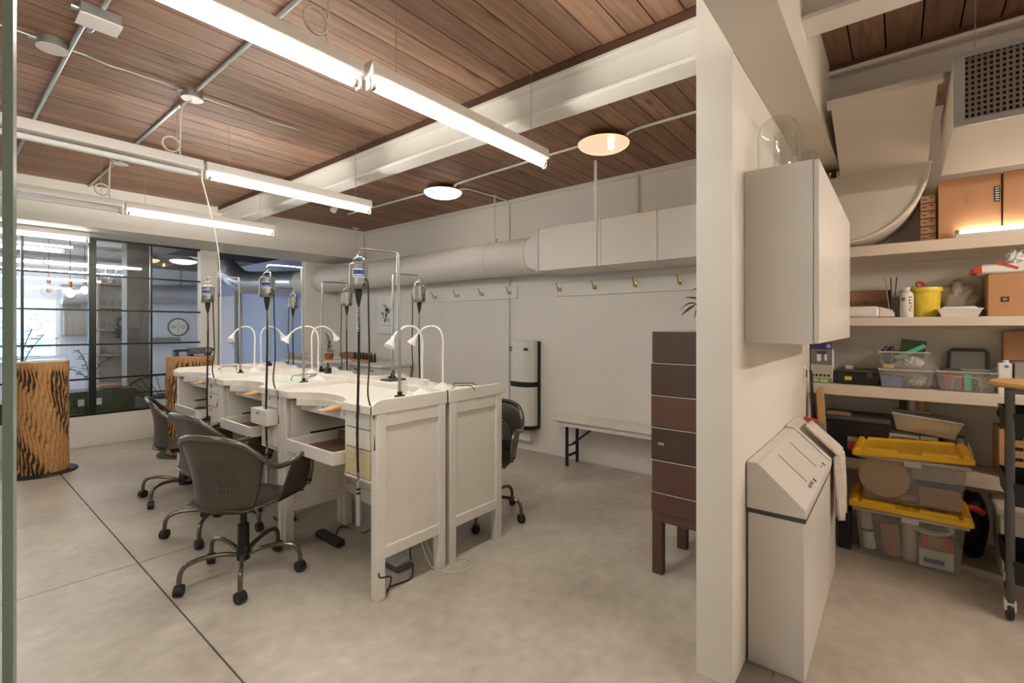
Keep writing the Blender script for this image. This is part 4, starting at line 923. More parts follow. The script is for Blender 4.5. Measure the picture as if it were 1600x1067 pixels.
pp = T('potted_plant', 'spiky dark plant on the white stand by the doorway', 'plant', (3.42, 6.0, .961))
O('pot', MB().lathe([(.05, .961), (.06, 1.04), (.055, 1.04), (.0005, 1.03)], (3.42, 6.0, 0), 18), m_copper, pp)
for k in range(3):
    x, yy = 3.42+.02*k-.02, 6.0-.03*k; h = .20+.05*k
    O('stem', MB().tube(cr([(x, yy, 1.03), (x-.02, yy+.06*(k-1), 1.03+h*.6), (x-.03, yy+.12*(k-1), 1.03+h)], 5), .004, 6), m_leafd, pp)
    for j in range(7):
        an = j*2.4; O('leaf', leaf(MB(), (x-.02, yy+.1*(k-1)*(j/7), 1.06+h*.85*j/7), (math.cos(an), math.sin(an), .55), .09, .014, (0, 0, 1), .2), m_leafd, pp, solid=.001)

# ================================================================== LOGS
def log(x, y, r, h, label, seed):
    rnd = random.Random(seed); t = T('log_pedestal', label, 'pedestal', (x, y, 0), group='log pedestals')
    O('base_plate', MB().lathe([(r*1.34, 0), (r*1.36, .006), (r*1.30, .02), (.0005, .02)], (x, y, 0), 40), m_blackpl, t)
    b = MB(); n = 440; m = 70; ph = [rnd.uniform(0, 6.3) for _ in range(14)]
    vs = []; rg = []
    for j in range(m+1):
        z = .021+(h-.021)*j/m
        for i in range(n):
            a = 2*PI*i/n
            big = .5+.5*math.sin(2*a+ph[0]+2.0*math.sin(z*4+ph[1])+1.2*math.sin(z*7+3*a+ph[2])); big = max(.3, min(1, big*1.3+.2))
            rid = abs(math.sin(17*a+.9*math.sin(z*8+2*a+ph[3])+.7*math.sin(z*21+5*a+ph[4])+.45*math.sin(z*43+13*a+ph[6])))
            crk = .5+.5*math.sin(z*38+6*math.sin(5*a+ph[7])+9*a)
            rid = rid**.95*(1-.28*crk*big)
            if j/m > .9: big *= (1-j/m)*8
            d = (1-rid)*big
            R = r*(1+.02*math.sin(2*a+ph[5]))-.022*d
            vs.append((x+R*math.cos(a), y+R*math.sin(a), z)); rg.append(1-d*1.25-.12*big-.25*(crk*.3))
    b.add(vs, [(j*n+i, j*n+(i+1) % n, (j+1)*n+(i+1) % n, (j+1)*n+i) for j in range(m) for i in range(n)])
    bo = O('bark', b, m_bark, t); at = bo.data.attributes.new('ridge', 'FLOAT', 'POINT'); at.data.foreach_set('value', [max(0, q*.62) for q in rg])
    O('cut_top', MB().lathe([(r*.99, h-.004), (r*.99, h), (.0005, h)], (x, y, 0), 40), M('cut_wood', (196, 180, 156), .7, var=.15, scale=12), t)
    return t
l1 = log(.673, 6.40, .195, 1.07, 'tall bark-covered log pedestal at the left beside the glass', 1)
text('carving', 'EH', .05, m_straw, l1, (.673+.200*math.cos(-1.35), 6.40+.200*math.sin(-1.35), .62), face=((math.sin(1.35), math.cos(1.35)*1.0, 0), (0, 0, 1)))
log(1.836, 6.163, .225, 1.077, 'bark-covered log pedestal behind the farthest bench', 2)
sc = T('balance_scale', 'black bench tool resting on the farther log', 'tool', (1.85, 6.12, 1.077))
O('body', MB().box(1.80, 2.02, 6.03, 6.16, 1.10, 1.17), m_dgrey, sc, bev=.008); O('foot', MB().box(1.68, 1.72, 6.12, 6.2, 1.078, 1.15), m_dgrey, sc); O('beam', MB().box(1.66, 2.05, 6.08, 6.14, 1.13, 1.155), m_black, sc)
O('dial', MB().cyl((1.97, 6.025, 1.14), (1.97, 6.03, 1.14), .022, 16), m_steel, sc); O('legs', MB().box(1.80, 1.84, 6.05, 6.15, 1.078, 1.10).box(1.97, 2.01, 6.05, 6.15, 1.078, 1.10), m_black, sc)

# ================================================================== SHOP THINGS (behind the glass)
def chest(x0, x1, y0, y1, h, label, tagx):
    t = T('storage_chest', label, 'chest', ((x0+x1)/2, (y0+y1)/2, 0), group='green storage chests')
    O('body', MB().box(x0, x1, y0, y1, 0, h-.05), m_chest, t, bev=.006); O('lid', MB().box(x0-.01, x1+.01, y0-.01, y1+.01, h-.05, h), m_chest, t, bev=.006)
    O('price_tag', MB().box(tagx-.03, tagx+.03, y0-.013, y0-.01, h-.17, h-.09), m_paper, t); return t
chest(.92, 1.20, 7.62, 8.0, .62, 'green chest left of the heavy mullion behind the glass', 1.14); chest(1.23, 1.66, 7.62, 8.0, .62, 'green chest right of the heavy mullion behind the glass', 1.30)
chest(-1.6, .86, 7.62, 8.0, .55, 'long green chest behind the glass at the far left', -.9)
O('folded_cloth', MB().box(1.33, 1.55, 7.7, 7.9, .621, .67), m_card2, label='tan folded cloth on the right green chest', cat='cloth', bev=.015)
wc = T('wire_chair', 'round black wire lounge chair behind the glazing', 'chair', (2.1, 8.0, 0))
cx, cyy, cz = 2.12, 8.05, .52
def dish(a, r): return (cx+.44*r*math.cos(a), cyy+.30*r*math.sin(a)*.8+.05, cz-.14*(1-r*r)+.18*r*r*max(0, math.sin(a)))
O('rim', MB().tube([dish(2*PI*i/40, 1) for i in range(40)], .009, 8, closed=True), m_black, wc)
O('inner_ring', MB().tube([dish(2*PI*i/30, .45) for i in range(30)], .006, 6, closed=True), m_black, wc)
for i in range(26): O('wire', MB().tube([dish(2*PI*i/26, r) for r in (.12, .45, .75, 1)], .004, 5), m_black, wc)
for a in (.6, 2.5, 3.8, 5.6): O('leg', MB().tube([dish(a, .5), (cx+.3*math.cos(a), cyy+.24*math.sin(a), .0)], .008, 6), m_black, wc)
O('cushion', MB().lathe([(.12, .40), (.16, .42), (.15, .445), (.0005, .455)], (cx, cyy+.05, 0), 24), m_crateA, wc)
# shelving with glassware
sh = T('display_shelf', 'wooden display shelving with glassware seen through the glass', 'shelf', (1.93, 10.1, 0))
for x in (1.69, 2.19): O('upright', MB().box(x-.015, x+.015, 9.9, 10.2, 0, 2.2), m_taupew, sh)
for z in (.5, .95, 1.35, 1.72, 2.1): O('board', MB().box(1.66, 2.24, 9.88, 10.22, z-.015, z+.015), m_taupew, sh)
O('back_board', MB().box(1.66, 2.24, 10.22, 10.24, 0, 2.3), m_coolwall, sh)
i = 0
for z in (.965, 1.365, 1.735):
    for x in (1.75, 1.85, 1.95, 2.06):
        i += 1; r = .03+.012*((i*7) % 3); jar(x, 9.98+.04*((i*5) % 3), z, r, .12+.05*((i*3) % 3), 'glass vessel on the %s display shelf, place %s from left' % ({.965: 'lower', 1.365: 'middle', 1.735: 'upper'}[z], ['one', 'two', 'three', 'four'][(i-1) % 4]), 'glass_vessel', 'glass vessels on display')
jar(1.85, 9.98, 2.116, .07, .26, 'large glass bottle on top of the display shelving', 'glass_vessel', 'glass vessels on display')
def sprig(name, x, y, z, label, hs, mat=m_leafd, vase=True):
    t = T(name, label, 'plant', (x, y, z), group='leafy sprigs')
    O('vase', MB().lathe([(.04, 0), (.05, .08), (.025, .16), (.03, .2), (.025, .2), (.0005, .02)], (x, y, z), 16), m_jar if vase else m_bucket, t)
    for k, (dx, dy, h) in enumerate(hs):
        c = cr([(x, y, z+.1), (x+dx*.35, y+dy*.35, z+.1+h*.6), (x+dx, y+dy, z+.1+h)], 6); O('stem', MB().tube(c, .005, 6), mat, t)
        for j in range(2, len(c)-1):
            an = j*2.1; O('leaf', leaf(MB(), c[j], (math.cos(an), math.sin(an), .3), .12, .034, (0, 0, 1), .3), mat, t, solid=.001)
    return t
sprig('leafy_sprig', 1.25, 7.8, .622, 'dark leafy sprig behind the heavy mullion', ((-.32, -.02, .22), (.22, 0, .30), (-.1, .1, .4)))
sprig('leafy_sprig', 1.92, 9.86, 1.366, 'dark leafy sprig on the display shelving', ((.02, -.05, -.25), (.16, -.05, -.15), (.1, 0, .1)))
sprig('leafy_sprig', .62, 7.8, .56, 'large leafed sprig rising behind the left log', ((.12, 0, .72), (-.02, 0, .8), (.22, 0, .66)))
# pendants
for i, (px, py, z, lit) in enumerate(((.97, 8.6, 1.88, False), (1.17, 8.55, 1.84, True), (1.34, 8.7, 1.90, True))):
    t = T('glass_pendant', 'clear glass globe pendant behind the glazing, %s of three' % ['leftmost', 'middle', 'rightmost'][i], 'pendant lamp', (px, py, z), group='glass pendants')
    O('cord', MB().cyl((px, py, z+.17), (px, py, 2.72), .003, 6), m_rubber, t); O('socket', MB().cyl((px, py, z+.09), (px, py, z+.17), .02, 14), m_copper, t)
    O('globe', MB().ball((px, py, z), .085, 20, 12), m_jar, t); O('bulb', MB().ball((px, py, z+.01), .045 if lit else .03, 12, 8, (1, 1, 1.2)), m_bulb if lit else m_off, t)
# round sign W | O
m_sign = M('sign_bronze', (104, 98, 86), .4, metal=.3)
sg = T('round_sign', 'round white sign with dark ring reading W O', 'sign', (3.63, YS-.02, 1.4))
X0 = 3.63
O('disc', MB().lathe([(.195, 0), (.195, .012), (.0005, .012)], (X0, YS-.014, 1.4), 40, axis='y'), m_paper, sg)
O('ring', MB().tube([(X0+.195*math.cos(2*PI*i/48), YS-.016, 1.4+.195*math.sin(2*PI*i/48)) for i in range(48)], .014, 8, closed=True), m_sign, sg)
text('lettering', 'W', .11, m_sign, sg, (X0-.09, YS-.016, 1.4), face='-y'); text('lettering', 'O', .11, m_sign, sg, (X0+.09, YS-.016, 1.4), face='-y'); O('divider', MB().box(X0-.004, X0+.004, YS-.017, YS-.013, 1.28, 1.52), m_sign, sg)
O('wall_shelf', MB().box(2.9, 3.6, YS-.3, YS-.001, 1.08, 1.16), m_column, label='grey ledge under the round sign', cat='shelf')
tb3 = T('counter', 'white counter block in the shop by the window', 'counter', (1.0, 11.5, 0)); O('body', MB().box(.6, 1.5, 11.2, 11.8, 0, .80), m_coolwall, tb3, bev=.006); O('top', MB().box(.58, 1.52, 11.18, 11.82, .80, .83), m_lam, tb3)
cb2 = T('wall_cabinet', 'grey wall cabinet in the shop beside the window', 'cabinet', (1.95, 12.8, 1.2)); O('body', MB().box(1.64, 2.4, 12.6, 12.995, 1.24, 1.73), m_column, cb2)
for x in (1.65, 2.03): O('door', MB().box(x, x+.36, 12.58, 12.6, 1.25, 1.72), m_column, cb2, bev=.004)
O('wall_vent', MB().box(1.66, 1.93, 12.95, 12.998, 1.79, 1.86), m_grey, label='slotted air vent on the shop end wall', cat='vent')
# items on the shop window sign
wt = T('window_lettering', 'large white cursive lettering on the shop window', 'lettering', (.75, YS+.05, 1.0))
text('letter_row', 'uru', .22, m_white, wt, (1.36, YS+.05, 1.03), face='-y')
for k, (lx, lz, lr) in enumerate(((.95, 1.04, .09), (.62, 1.05, .1), (.3, 1.06, .09), (1.28, 1.42, .1), (1.25, 1.6, .07), (.75, 1.45, .12))):
    O('letter_stroke', MB().tube([(lx+lr*math.cos(q*.28+k), YS+.05, lz+lr*.7*math.sin(q*.28+k)) for q in range(17)], .016, 6), m_white, wt)

# ================================================================== PARTITION FURNITURE
def wcab(x0, x1, label):
    t = T('wall_cabinet', label, 'cabinet', ((x0+x1)/2, .37, 1.334), group='partition wall cabinets')
    O('carcass', MB().box(x0, x1, .256, .499, 1.334, 2.045), m_lam, t, bev=.002)
    O('door', MB().box(x0+.002, x1-.002, .236, .254, 1.337, 2.043), m_lam, t, bev=.002); return t
wcab(2.139, 2.81, 'white wall cabinet on the partition, nearer one'); wcab(2.813, 3.59, 'white wall cabinet on the partition, farther one')
def cloche(x, y, z, r, h, label):
    pr = [(r, 0), (r, h-r)]+[(r*math.cos(a), h-r+r*math.sin(a)) for a in [i*PI/2/8 for i in range(1, 8)]]+[(.0005, h)]
    return O('glass_dome', MB().lathe(pr, (x, y, z), 32), m_jar, label=label, cat='glass dome', group='glassware on the cabinets', solid=.002)
cloche(2.33, .405, 2.046, .082, .27, 'tall clear glass dome on the nearer wall cabinet')
def vessel(x, y, r, h, label):
    pr = [(r*.95, 0), (r, .01), (r, h*.85), (r*.9, h*.92), (r*1.08, h), (r*1.02, h), (r*.85, h*.92), (r*.94, h*.85), (r*.94, .012), (.0005, .01)]
    return O('glass_vessel', MB().lathe(pr, (x, y, 2.046), 28), m_jar, label=label, cat='jar', group='glassware on the cabinets')
vessel(2.215, .368, .036, .145, 'small clear glass carafe before the tall dome'); vessel(2.55, .345, .042, .17, 'clear glass jar beside the tall dome, second along')
cloche(2.72, .345, 2.046, .05, .22, 'small clear glass dome behind the second jar'); vessel(2.95, .31, .036, .15, 'clear glass jar at the end of the cabinet tops'); vessel(3.2, .30, .03, .11, 'small pale glass at the far cabinet top')
# recycling bins
def bins(x0, x1, label, slots, dz=0, words=()):
    t = T('recycling_bin', label, 'bin', ((x0+x1)/2, .39, 0), group='recycling bins')
    O('body', MB().box(x0+.004, x1-.004, .288, .492, 0, .628+dz), m_lam, t, bev=.003)
    O('dark_band', MB().box(x0+.002, x1-.002, .284, .494, .628+dz, .645+dz), m_dgrey, t)
    lid = O('lid', MB().prism([(.496, .645+dz), (.496, .838+dz), (.452, .838+dz), (.281, .682+dz), (.281, .645+dz)], 'x', x0, x1), m_lam, t, bev=.004)
    nx = Vector((0, -.156, .171)).normalized(); d = Vector((0, .171, .156)).normalized()
    for xs in slots:
        c = Vector((xs, .372, .7655+dz))+nx*.001; h = .075
        b = MB(); p = [c-d*h+Vector((-.003, 0, 0)), c-d*h+Vector((.003, 0, 0)), c+d*h+Vector((.003, 0, 0)), c+d*h+Vector((-.003, 0, 0))]
        b.hexa([q-nx*.003 for q in p]+[q for q in p]); O('slot', b, m_dgrey, lid)
    for xs, wd_ in words:
        c = Vector((xs, .300, .700+dz))+nx*.0012
        O('round_mark', MB().cyl(c+Vector((.035, 0, 0))-nx*.001, c+Vector((.035, 0, 0))+nx*.0006, .010, 16), m_dgrey, lid)
        if not wd_: O('faint_print', MB().box(xs-.05, xs-.02, .300, .303, .704, .7065), m_dgrey, lid)
        else: text('lettering', wd_, .019, m_dgrey, lid, c+Vector((-.055, 0, 0))+d*.004, face=((1, 0, 0), d), sx=1.3)
    return t
bins(2.162, 3.02, 'white slanted-lid bin nearest the camera against the partition', (2.45, 2.75), 0, ((2.52, 'RECYCLE'), (2.85, '')))
bins(3.03, 3.34, 'white slanted-lid bin farther along the partition', (3.26,), .01)
O('hand_towel', MB().grid(lambda u, v: (3.06+.20*u, .40-.16*min(1, v*2.2)+(-.005*math.sin(14*u)*min(1, v*3)) if v*2.2 < 1 else .258+.014*math.sin(19*u+v*3)+.005*math.sin(47*u)-.012*v, (.845-.15*min(1, v*2.2)+.008 if v*2.2 < 1 else .70-.33*(v-.4545)/.5455)), 28, 24), m_cloth, label='cream terry towel draped over the farther bin', cat='towel', solid=.012)
sw = T('light_switch', 'white switch plate on the partition under the cabinets', 'switch', (3.75, .495, 1.0)); O('plate', MB().box(3.70, 3.80, .488, .4995, 1.02, 1.15), m_lam, sw, bev=.003); O('rocker', MB().box(3.735, 3.765, .484, .488, 1.06, 1.11), m_dgrey, sw)
fm = T('floor_planks', 'grey-brown floor planks beside the bin', 'floor', (1.9, .39, 0), kind='structure')
for i in range(3): O('plank', MB().box(1.0, 2.16, .495-.105*(i+1)+.003, .495-.105*i, .0, .006), m_plankfl, fm)

# ================================================================== ALCOVE SHELVES
def shelf(z0, z1, x, label, mat=m_lam):
    t = T('wall_shelf', label, 'shelf', ((x+XW)/2, -.5, z0), group='alcove shelves')
    O('board', MB().box(x+.02, XW-.001, -2.2, .498, z1-.03, z1), mat, t); O('front_edge', MB().box(x, x+.022, -2.2, .498, z0, z1), mat, t, bev=.003)
    O('cleat', MB().box(XW-.03, XW-.001, -2.2, .498, z0-.02, z1-.03), mat, t); return t
S1, S2, S3, S4 = 1.945, 1.464, 1.003, .507
m_sh = M('shelf_paint', (222, 208, 190), .5, var=.03)
shelf(1.873, S1, 3.95, 'topmost white alcove shelf with cardboard boxes', m_sh); shelf(1.408, S2, 3.95, 'second alcove shelf from the top with yellow tub', m_sh)
shelf(.932, S3, 3.95, 'third alcove shelf from the top with clear boxes', m_sh); shelf(.440, S4, 3.95, 'lowest alcove shelf behind the yellow-lidded totes', m_sh)
O('shelf_marks', MB().box(3.9485, 3.9500, -.245, -.215, 1.886, 1.90), m_print, label='small dark marks under the topmost shelf edge', cat='mark') if False else None
tl = T('shelf_tube_light', 'lit tube light lying at the front of the topmost shelf', 'tube light', (3.96, -.9, S1))
O('batten', MB().box(3.955, 3.985, -1.5, -.27, S1+.001, S1+.022), m_lam, tl); O('tube', MB().cyl((3.968, -1.48, S1+.034), (3.968, -.285, S1+.034), .012, 12), m_tube3, tl); O('end_cap', MB().cyl((3.968, -.285, S1+.034), (3.968, -.265, S1+.034), .013, 12), m_steel, tl)
def carton(x0, x1, y0, y1, z0, z1, label, mat=m_card, flaps=True, grp=None, name='cardboard_box', cat='box'):
    t = T(name, label, cat, ((x0+x1)/2, (y0+y1)/2, z0), group=grp)
    O('body', MB().box(x0, x1, y0, y1, z0, z1-.003), mat, t, bev=.003)
    if flaps:
        O('flap', MB().box(x0, x1, y0, (y0+y1)/2-.001, z1-.003, z1), mat, t); O('flap', MB().box(x0, x1, (y0+y1)/2+.001, y1, z1-.003, z1), mat, t)
        O('tape', MB().box(x0, x1, (y0+y1)/2-.022, (y0+y1)/2+.022, z1, z1+.0006), m_card2, t)
    return t
for i in range(6):
    t = carton(4.02, 4.12, -.18, -.105, S1+.001+i*.0492, S1+.049+i*.0492, 'small kraft box, %s in the low stack on the topmost shelf' % ['lowest', 'second up', 'third up', 'fourth up', 'fifth up', 'topmost'][i], m_card2, False, 'stack of small kraft boxes')
    O('faint_print', MB().box(4.0186, 4.0198, -.135, -.115, S1+.02+i*.0492, S1+.026+i*.0492).box(4.0186, 4.0198, -.17, -.148, S1+.03+i*.0492, S1+.036+i*.0492), m_print, t)
# big boxes tilted slightly on the shelf
t = carton(4.0, 4.28, -.468, -.19, S1+.001, S1+.37, 'large brown cardboard box on the topmost shelf', m_card)
O('open_flap', MB().hexa([(3.90, -.468, S1+.062), (3.905, -.468, S1+.06), (4.0, -.19, S1+.035), (3.995, -.19, S1+.037), (3.90, -.468, S1+.066), (3.905, -.468, S1+.064), (4.0, -.19, S1+.04), (3.995, -.19, S1+.042)]), m_card, t) if False else None
[O('faint_print', MB().box(3.9985, 3.9996, -.328, -.308, S1+.205+k*.014, S1+.214+k*.014), m_card2, t) for k in range(5)]; O('barcode', MB().box(3.998, 3.9995, -.462, -.437, S1+.20, S1+.29), m_print, t)
for k in range(6): O('barcode_stripe', MB().box(3.9972, 3.998, -.458, -.442, S1+.207+k*.014, S1+.213+k*.014), m_paper, t)
carton(3.99, 4.28, -.80, -.475, S1+.001, S1+.37, 'second large cardboard box at the right edge on the topmost shelf', m_card)
# second shelf
t = carton(4.12, 4.28, .045, .40, S2, S2+.19, 'low cardboard box printed with a piece count', m_card2); text('print', '3181 / 100 PCS', .036, m_print, t, (4.1185, .16, S2+.105), flip=True)
pk = T('paper_package', 'white wrapped paper package on the second shelf', 'package', (4.02, .2, S2)); O('body', MB().box(3.97, 4.1, .10, .32, S2, S2+.075), m_paper, pk, bev=.02); O('folded_end', MB().hexa([(3.98, .02, S2+.002), (4.08, .02, S2+.002), (4.09, .105, S2+.002), (3.975, .105, S2+.002), (3.99, .03, S2+.05), (4.07, .02, S2+.04), (4.09, .105, S2+.07), (3.975, .105, S2+.072)]), m_bucket, pk, bev=.008)
for i in range(3): O('folder', MB().ob((4.1, .028-.018*i+.03, S2+.13+.003*i), (.22, .006, .255), rx=-.13+.10*i), m_dgrey if i else m_grey, label='dark upright folder between carton and bottle, %s' % ['left', 'middle', 'right'][i], cat='folder', group='upright folders')
bt = T('spray_bottle', 'white bottle with green label on the second shelf', 'bottle', (4.0, -.038, S2)); O('body', MB().lathe([(.033, S2), (.035, S2+.006), (.035, S2+.14), (.028, S2+.16), (.016, S2+.168)], (4.0, -.038, 0), 24), m_white, bt); O('cap', MB().cyl((4.0, -.038, S2+.166), (4.0, -.038, S2+.193), .017, 18), m_white, bt)
lb = O('green_label', MB().grid(lambda u, v: (4.0+.0356*math.cos(PI*.72+u*.62), -.038+.0356*math.sin(PI*.72+u*.62), S2+.105+.022*v), 8, 1), M('label_green', (88, 150, 90), .5), bt); text('lettering', 'EARTH', .032, m_print, bt, (3.9665, -.05, S2+.085), face=((-.25, -.97, 0), (0, 0, 1)), rot=-PI/2)
yt = T('yellow_tub', 'round yellow plastic tub with lid on the second shelf', 'tub', (4.1, -.13, S2)); O('body', MB().lathe([(.068, S2), (.072, S2+.01), (.08, S2+.165), (.0005, S2+.165)], (4.1, -.13, 0), 32), m_tubyel, yt); O('lid', MB().lathe([(.087, S2+.165), (.088, S2+.178), (.086, S2+.192), (.0005, S2+.192)], (4.1, -.13, 0), 32), m_tubyel, yt)
O('red_clip', MB().ball((4.12, -.105, S2+.212), .022, 10, 6, (1, 1, .9)), m_red, label='small red knob on the yellow tub lid', cat='knob') if False else O('red_clip', MB().tube(cr([(4.12, -.10, S2+.198), (4.12, -.09, S2+.225), (4.12, -.105, S2+.232), (4.12, -.125, S2+.22), (4.12, -.13, S2+.2)], 5), .008, 8), m_red, label='small red clip on the yellow tub lid', cat='clip')
def blob(c, r, seed, sc=(1, 1, 1), n=28, m=16, k=.16):
    rn = random.Random(seed); ph = [rn.uniform(0, 6.3) for _ in range(6)]; b = MB(); b.ball(c, r, n, m, sc)
    o = []
    for p in b.v:
        v = Vector(p)-Vector(c); d = v.normalized() if v.length else Vector((0, 0, 1))
        f = 1+k*math.sin(9*d.y+4*d.z+ph[0])+k*.7*math.sin(13*d.z-6*d.x+ph[1])+k*.5*math.sin(21*d.y+ph[2]+8*d.x)
        q = Vector(c)+v*f; o.append((q.x, q.y, max(q.z, c[2]-r*sc[2]*.86)))
    b.v = o; return b
def bagthing(name, c, r, sc, mat, label, cat='bag', seed=3, k=.16):
    z = c[2]; return O(name, blob((c[0], c[1], z+r*sc[2]*.86), r, seed, sc, k=k), mat, label=label, cat=cat)
pb2 = T('plastic_bag', 'crumpled translucent plastic bag of dark cord behind the white container', 'bag', (4.16, -.29, S2)); O('film', blob((4.16, -.29, S2+.11), .10, 5, (.8, .95, 1.25), k=.1), m_bag, pb2); O('contents', blob((4.16, -.30, S2+.075), .07, 8, (.8, 1, .95)), m_dgrey, pb2)
wc2 = T('food_container', 'flat white foil container with lid on the second shelf', 'container', (4.02, -.285, S2)); O('tray', MB().tub(4.02, -.285, S2, S2+.045, (.12, .16), (.15, .20), .004), m_white, wc2); O('lid', MB().box(3.945, 4.095, -.39, -.18, S2+.045, S2+.05).prism([(-.37, S2+.05), (-.20, S2+.05), (-.215, S2+.062), (-.355, S2+.062)], 'x', 3.96, 4.08), m_white, wc2, bev=.002)
t = carton(4.0, 4.28, -.78, -.412, S2, S2+.255, 'cardboard box with black square mark on the second shelf', m_card); O('black_mark', MB().box(3.9985, 3.9996, -.50, -.465, S2+.085, S2+.115), m_print, t); text('mark_sign', 'N', .022, m_paper, t, (3.998, -.4825, S2+.10), rot=.4)
rb = T('shopping_bag', 'folded white and red shopping bag lying on the marked box', 'bag', (4.1, -.56, S2+.255)); O('body', MB().box(3.99, 4.2, -.78, -.365, S2+.2555, S2+.31), m_paper, rb, bev=.012); O('red_end', MB().hexa([(3.988, -.385, S2+.258), (4.2, -.385, S2+.258), (4.2, -.345, S2+.265), (3.988, -.345, S2+.265), (3.988, -.385, S2+.312), (4.2, -.385, S2+.315), (4.2, -.35, S2+.295), (3.988, -.35, S2+.29)]), m_red, rb)
O('knot', blob((4.05, -.53, S2+.35), .045, 12, (.7, .9, 1), k=.2), m_paper, rb); O('red_strip', MB().ob((3.987, -.49, S2+.30), (.002, .10, .014), rx=.45), m_red, rb)
# third shelf
sb = T('sprayer_box', 'tall printed paint sprayer box at the left of the third shelf', 'box', (4.1, .43, S3-.01)); zb = S3
O('carton', MB().box(4.0, 4.14, .365, .494, zb, zb+.285), m_taupe, sb, bev=.002); O('purple_top', MB().box(3.9988, 4.0, .366, .493, zb+.24, zb+.284), m_purple, sb); O('green_base', MB().box(3.9988, 4.0, .366, .493, zb, zb+.033), m_lime, sb); O('pale_panel', MB().box(3.9988, 4.0, .366, .493, zb+.034, zb+.13), M('print_pale', (186, 178, 172), .5), sb)
O('sprayer_gun', MB().prism([(.40, zb+.205), (.455, zb+.21), (.455, zb+.225), (.40, zb+.228)], 'x', 3.998, 3.9988), m_purple, sb); O('sprayer_cup', MB().box(3.998, 3.9988, .43, .455, zb+.155, zb+.205).box(3.998, 3.9988, .395, .41, zb+.16, zb+.205), m_paper, sb); O('white_side', MB().box(4.001, 4.13, .3638, .365, zb+.01, zb+.24), m_paper, sb)
for k in range(5): O('round_icon', MB().cyl((3.9984, .385+k*.024, zb+.055), (3.9988, .385+k*.024, zb+.055), .009, 14), m_print, sb)
O('pale_print', MB().box(3.998, 3.9987, .445, .475, zb+.016, zb+.025).box(3.998, 3.9987, .39, .435, zb+.019, zb+.025).box(3.998, 3.9987, .39, .435, zb+.009, zb+.015), m_paper, sb); O('ring_mark', MB().tube([(3.998, .385+.009*math.cos(q*PI/6), zb+.262+.009*math.sin(q*PI/6)) for q in range(12)], .003, 6, closed=True), m_paper, sb)
bc = T('tool_case', 'black plastic tool case with yellow label on the third shelf', 'case', (4.12, .22, S3)); O('body', MB().box(4.03, 4.27, .10, .345, S3, S3+.085), m_blackpl, bc, bev=.008); O('lid', MB().box(4.025, 4.275, .095, .35, S3+.085, S3+.10), m_dgrey, bc, bev=.006); O('yellow_label', MB().box(4.0285, 4.03, .255, .295, S3+.03, S3+.055), m_tubyel, bc); O('latch', MB().box(4.024, 4.03, .14, .17, S3+.05, S3+.09), m_dgrey, bc)
O('small_block', MB().box(4.10, 4.14, .255, .295, S3+.1005, S3+.125), m_bucket, label='tiny pale block on the black tool case', cat='block', bev=.003)
def clearbox(cy, z, w, h, d, label, stuff, name='clear_storage_box'):
    t = T(name, label, 'storage box', (3.975+d/2, cy, z), group='clear shelf boxes')
    O('shell', MB().tub(3.975+d/2, cy, z, z+h, (d*.9, w*.86), (d, w), .003), m_clear, t); O('rim', MB().tube([(3.972, cy-w/2, z+h), (3.975+d, cy-w/2, z+h), (3.975+d, cy+w/2, z+h), (3.972, cy+w/2, z+h)], .005, 6, closed=True), m_frost, t)
    fx = 3.975+.003
    O('handle_outline', MB().tube([(fx+.012, cy-.065, z+.012), (fx+.002, cy-.055, z+h*.75), (fx+.002, cy+.055, z+h*.75), (fx+.012, cy+.065, z+.012)], .0025, 6), m_frost, t)
    for nm, mb, mt in stuff: O(nm, mb, mt, t)
    return t
z = S3; cy = -.03
clearbox(-.03, z, .275, .118, .26, 'clear storage box with blue tub inside, lower of the stack', [('blue_tub', MB().tub(4.06, .035, z+.005, z+.075, (.10, .10), (.105, .11), .004), m_bluep), ('cloth_scrap', blob((4.08, -.09, z+.045), .04, 21, (1, 1.2, .9)), m_bucket), ('flat_lid', MB().box(3.985, 4.23, -.165, .105, z+.112, z+.12), m_frost)])
clearbox(-.024, z+.122, .258, .112, .24, 'clear storage box with green lid inside, upper of the stack', [('yellow_lid', MB().cyl((4.05, .055, z+.127), (4.05, .055, z+.148), .028, 20), m_tubyel), ('teal_lid', MB().ob((4.03, -.055, z+.235), (.09, .17, .025), rx=-.55), m_teal), ('green_board', MB().ob((4.15, -.07, z+.255), (.008, .13, .11), rx=.12), m_green), ('wrapped_parts', blob((4.06, -.07, z+.165), .038, 30, (1, 1.3, .9)), m_paper), ('dark_parts', blob((4.14, .05, z+.2), .05, 31, (.9, 1, 1.2)), m_dgrey)])
clearbox(-.316, z, .275, .122, .26, 'clear storage box with boxes inside at the right of the third shelf', [('printed_box', MB().box(4.02, 4.12, -.30, -.215, z+.006, z+.10), m_red), ('box_face', MB().box(4.017, 4.02, -.29, -.225, z+.012, z+.09), m_taupe), ('teal_box', MB().box(4.04, 4.14, -.345, -.31, z+.006, z+.10), m_teal), ('grey_parts', blob((4.09, -.395, z+.05), .042, 33, (1, 1, 1)), m_grey), ('dark_lid', MB().box(4.05, 4.2, -.30, -.2, z+.122, z+.13), m_dgrey)])
gl = T('grey_tray_lid', 'grey plastic tray lid leaning on the wall behind the boxes', 'lid', (4.26, -.345, S3)); O('panel', MB().ob((4.262, -.345, S3+.13), (.008, .185, .25), ry=-.12), m_grey, gl); O('border', MB().tube([(4.272, -.44, S3+.01), (4.243, -.435, S3+.235), (4.24, -.42, S3+.25), (4.24, -.27, S3+.25), (4.243, -.255, S3+.235), (4.272, -.25, S3+.01)], .010, 8), m_dgrey, gl)
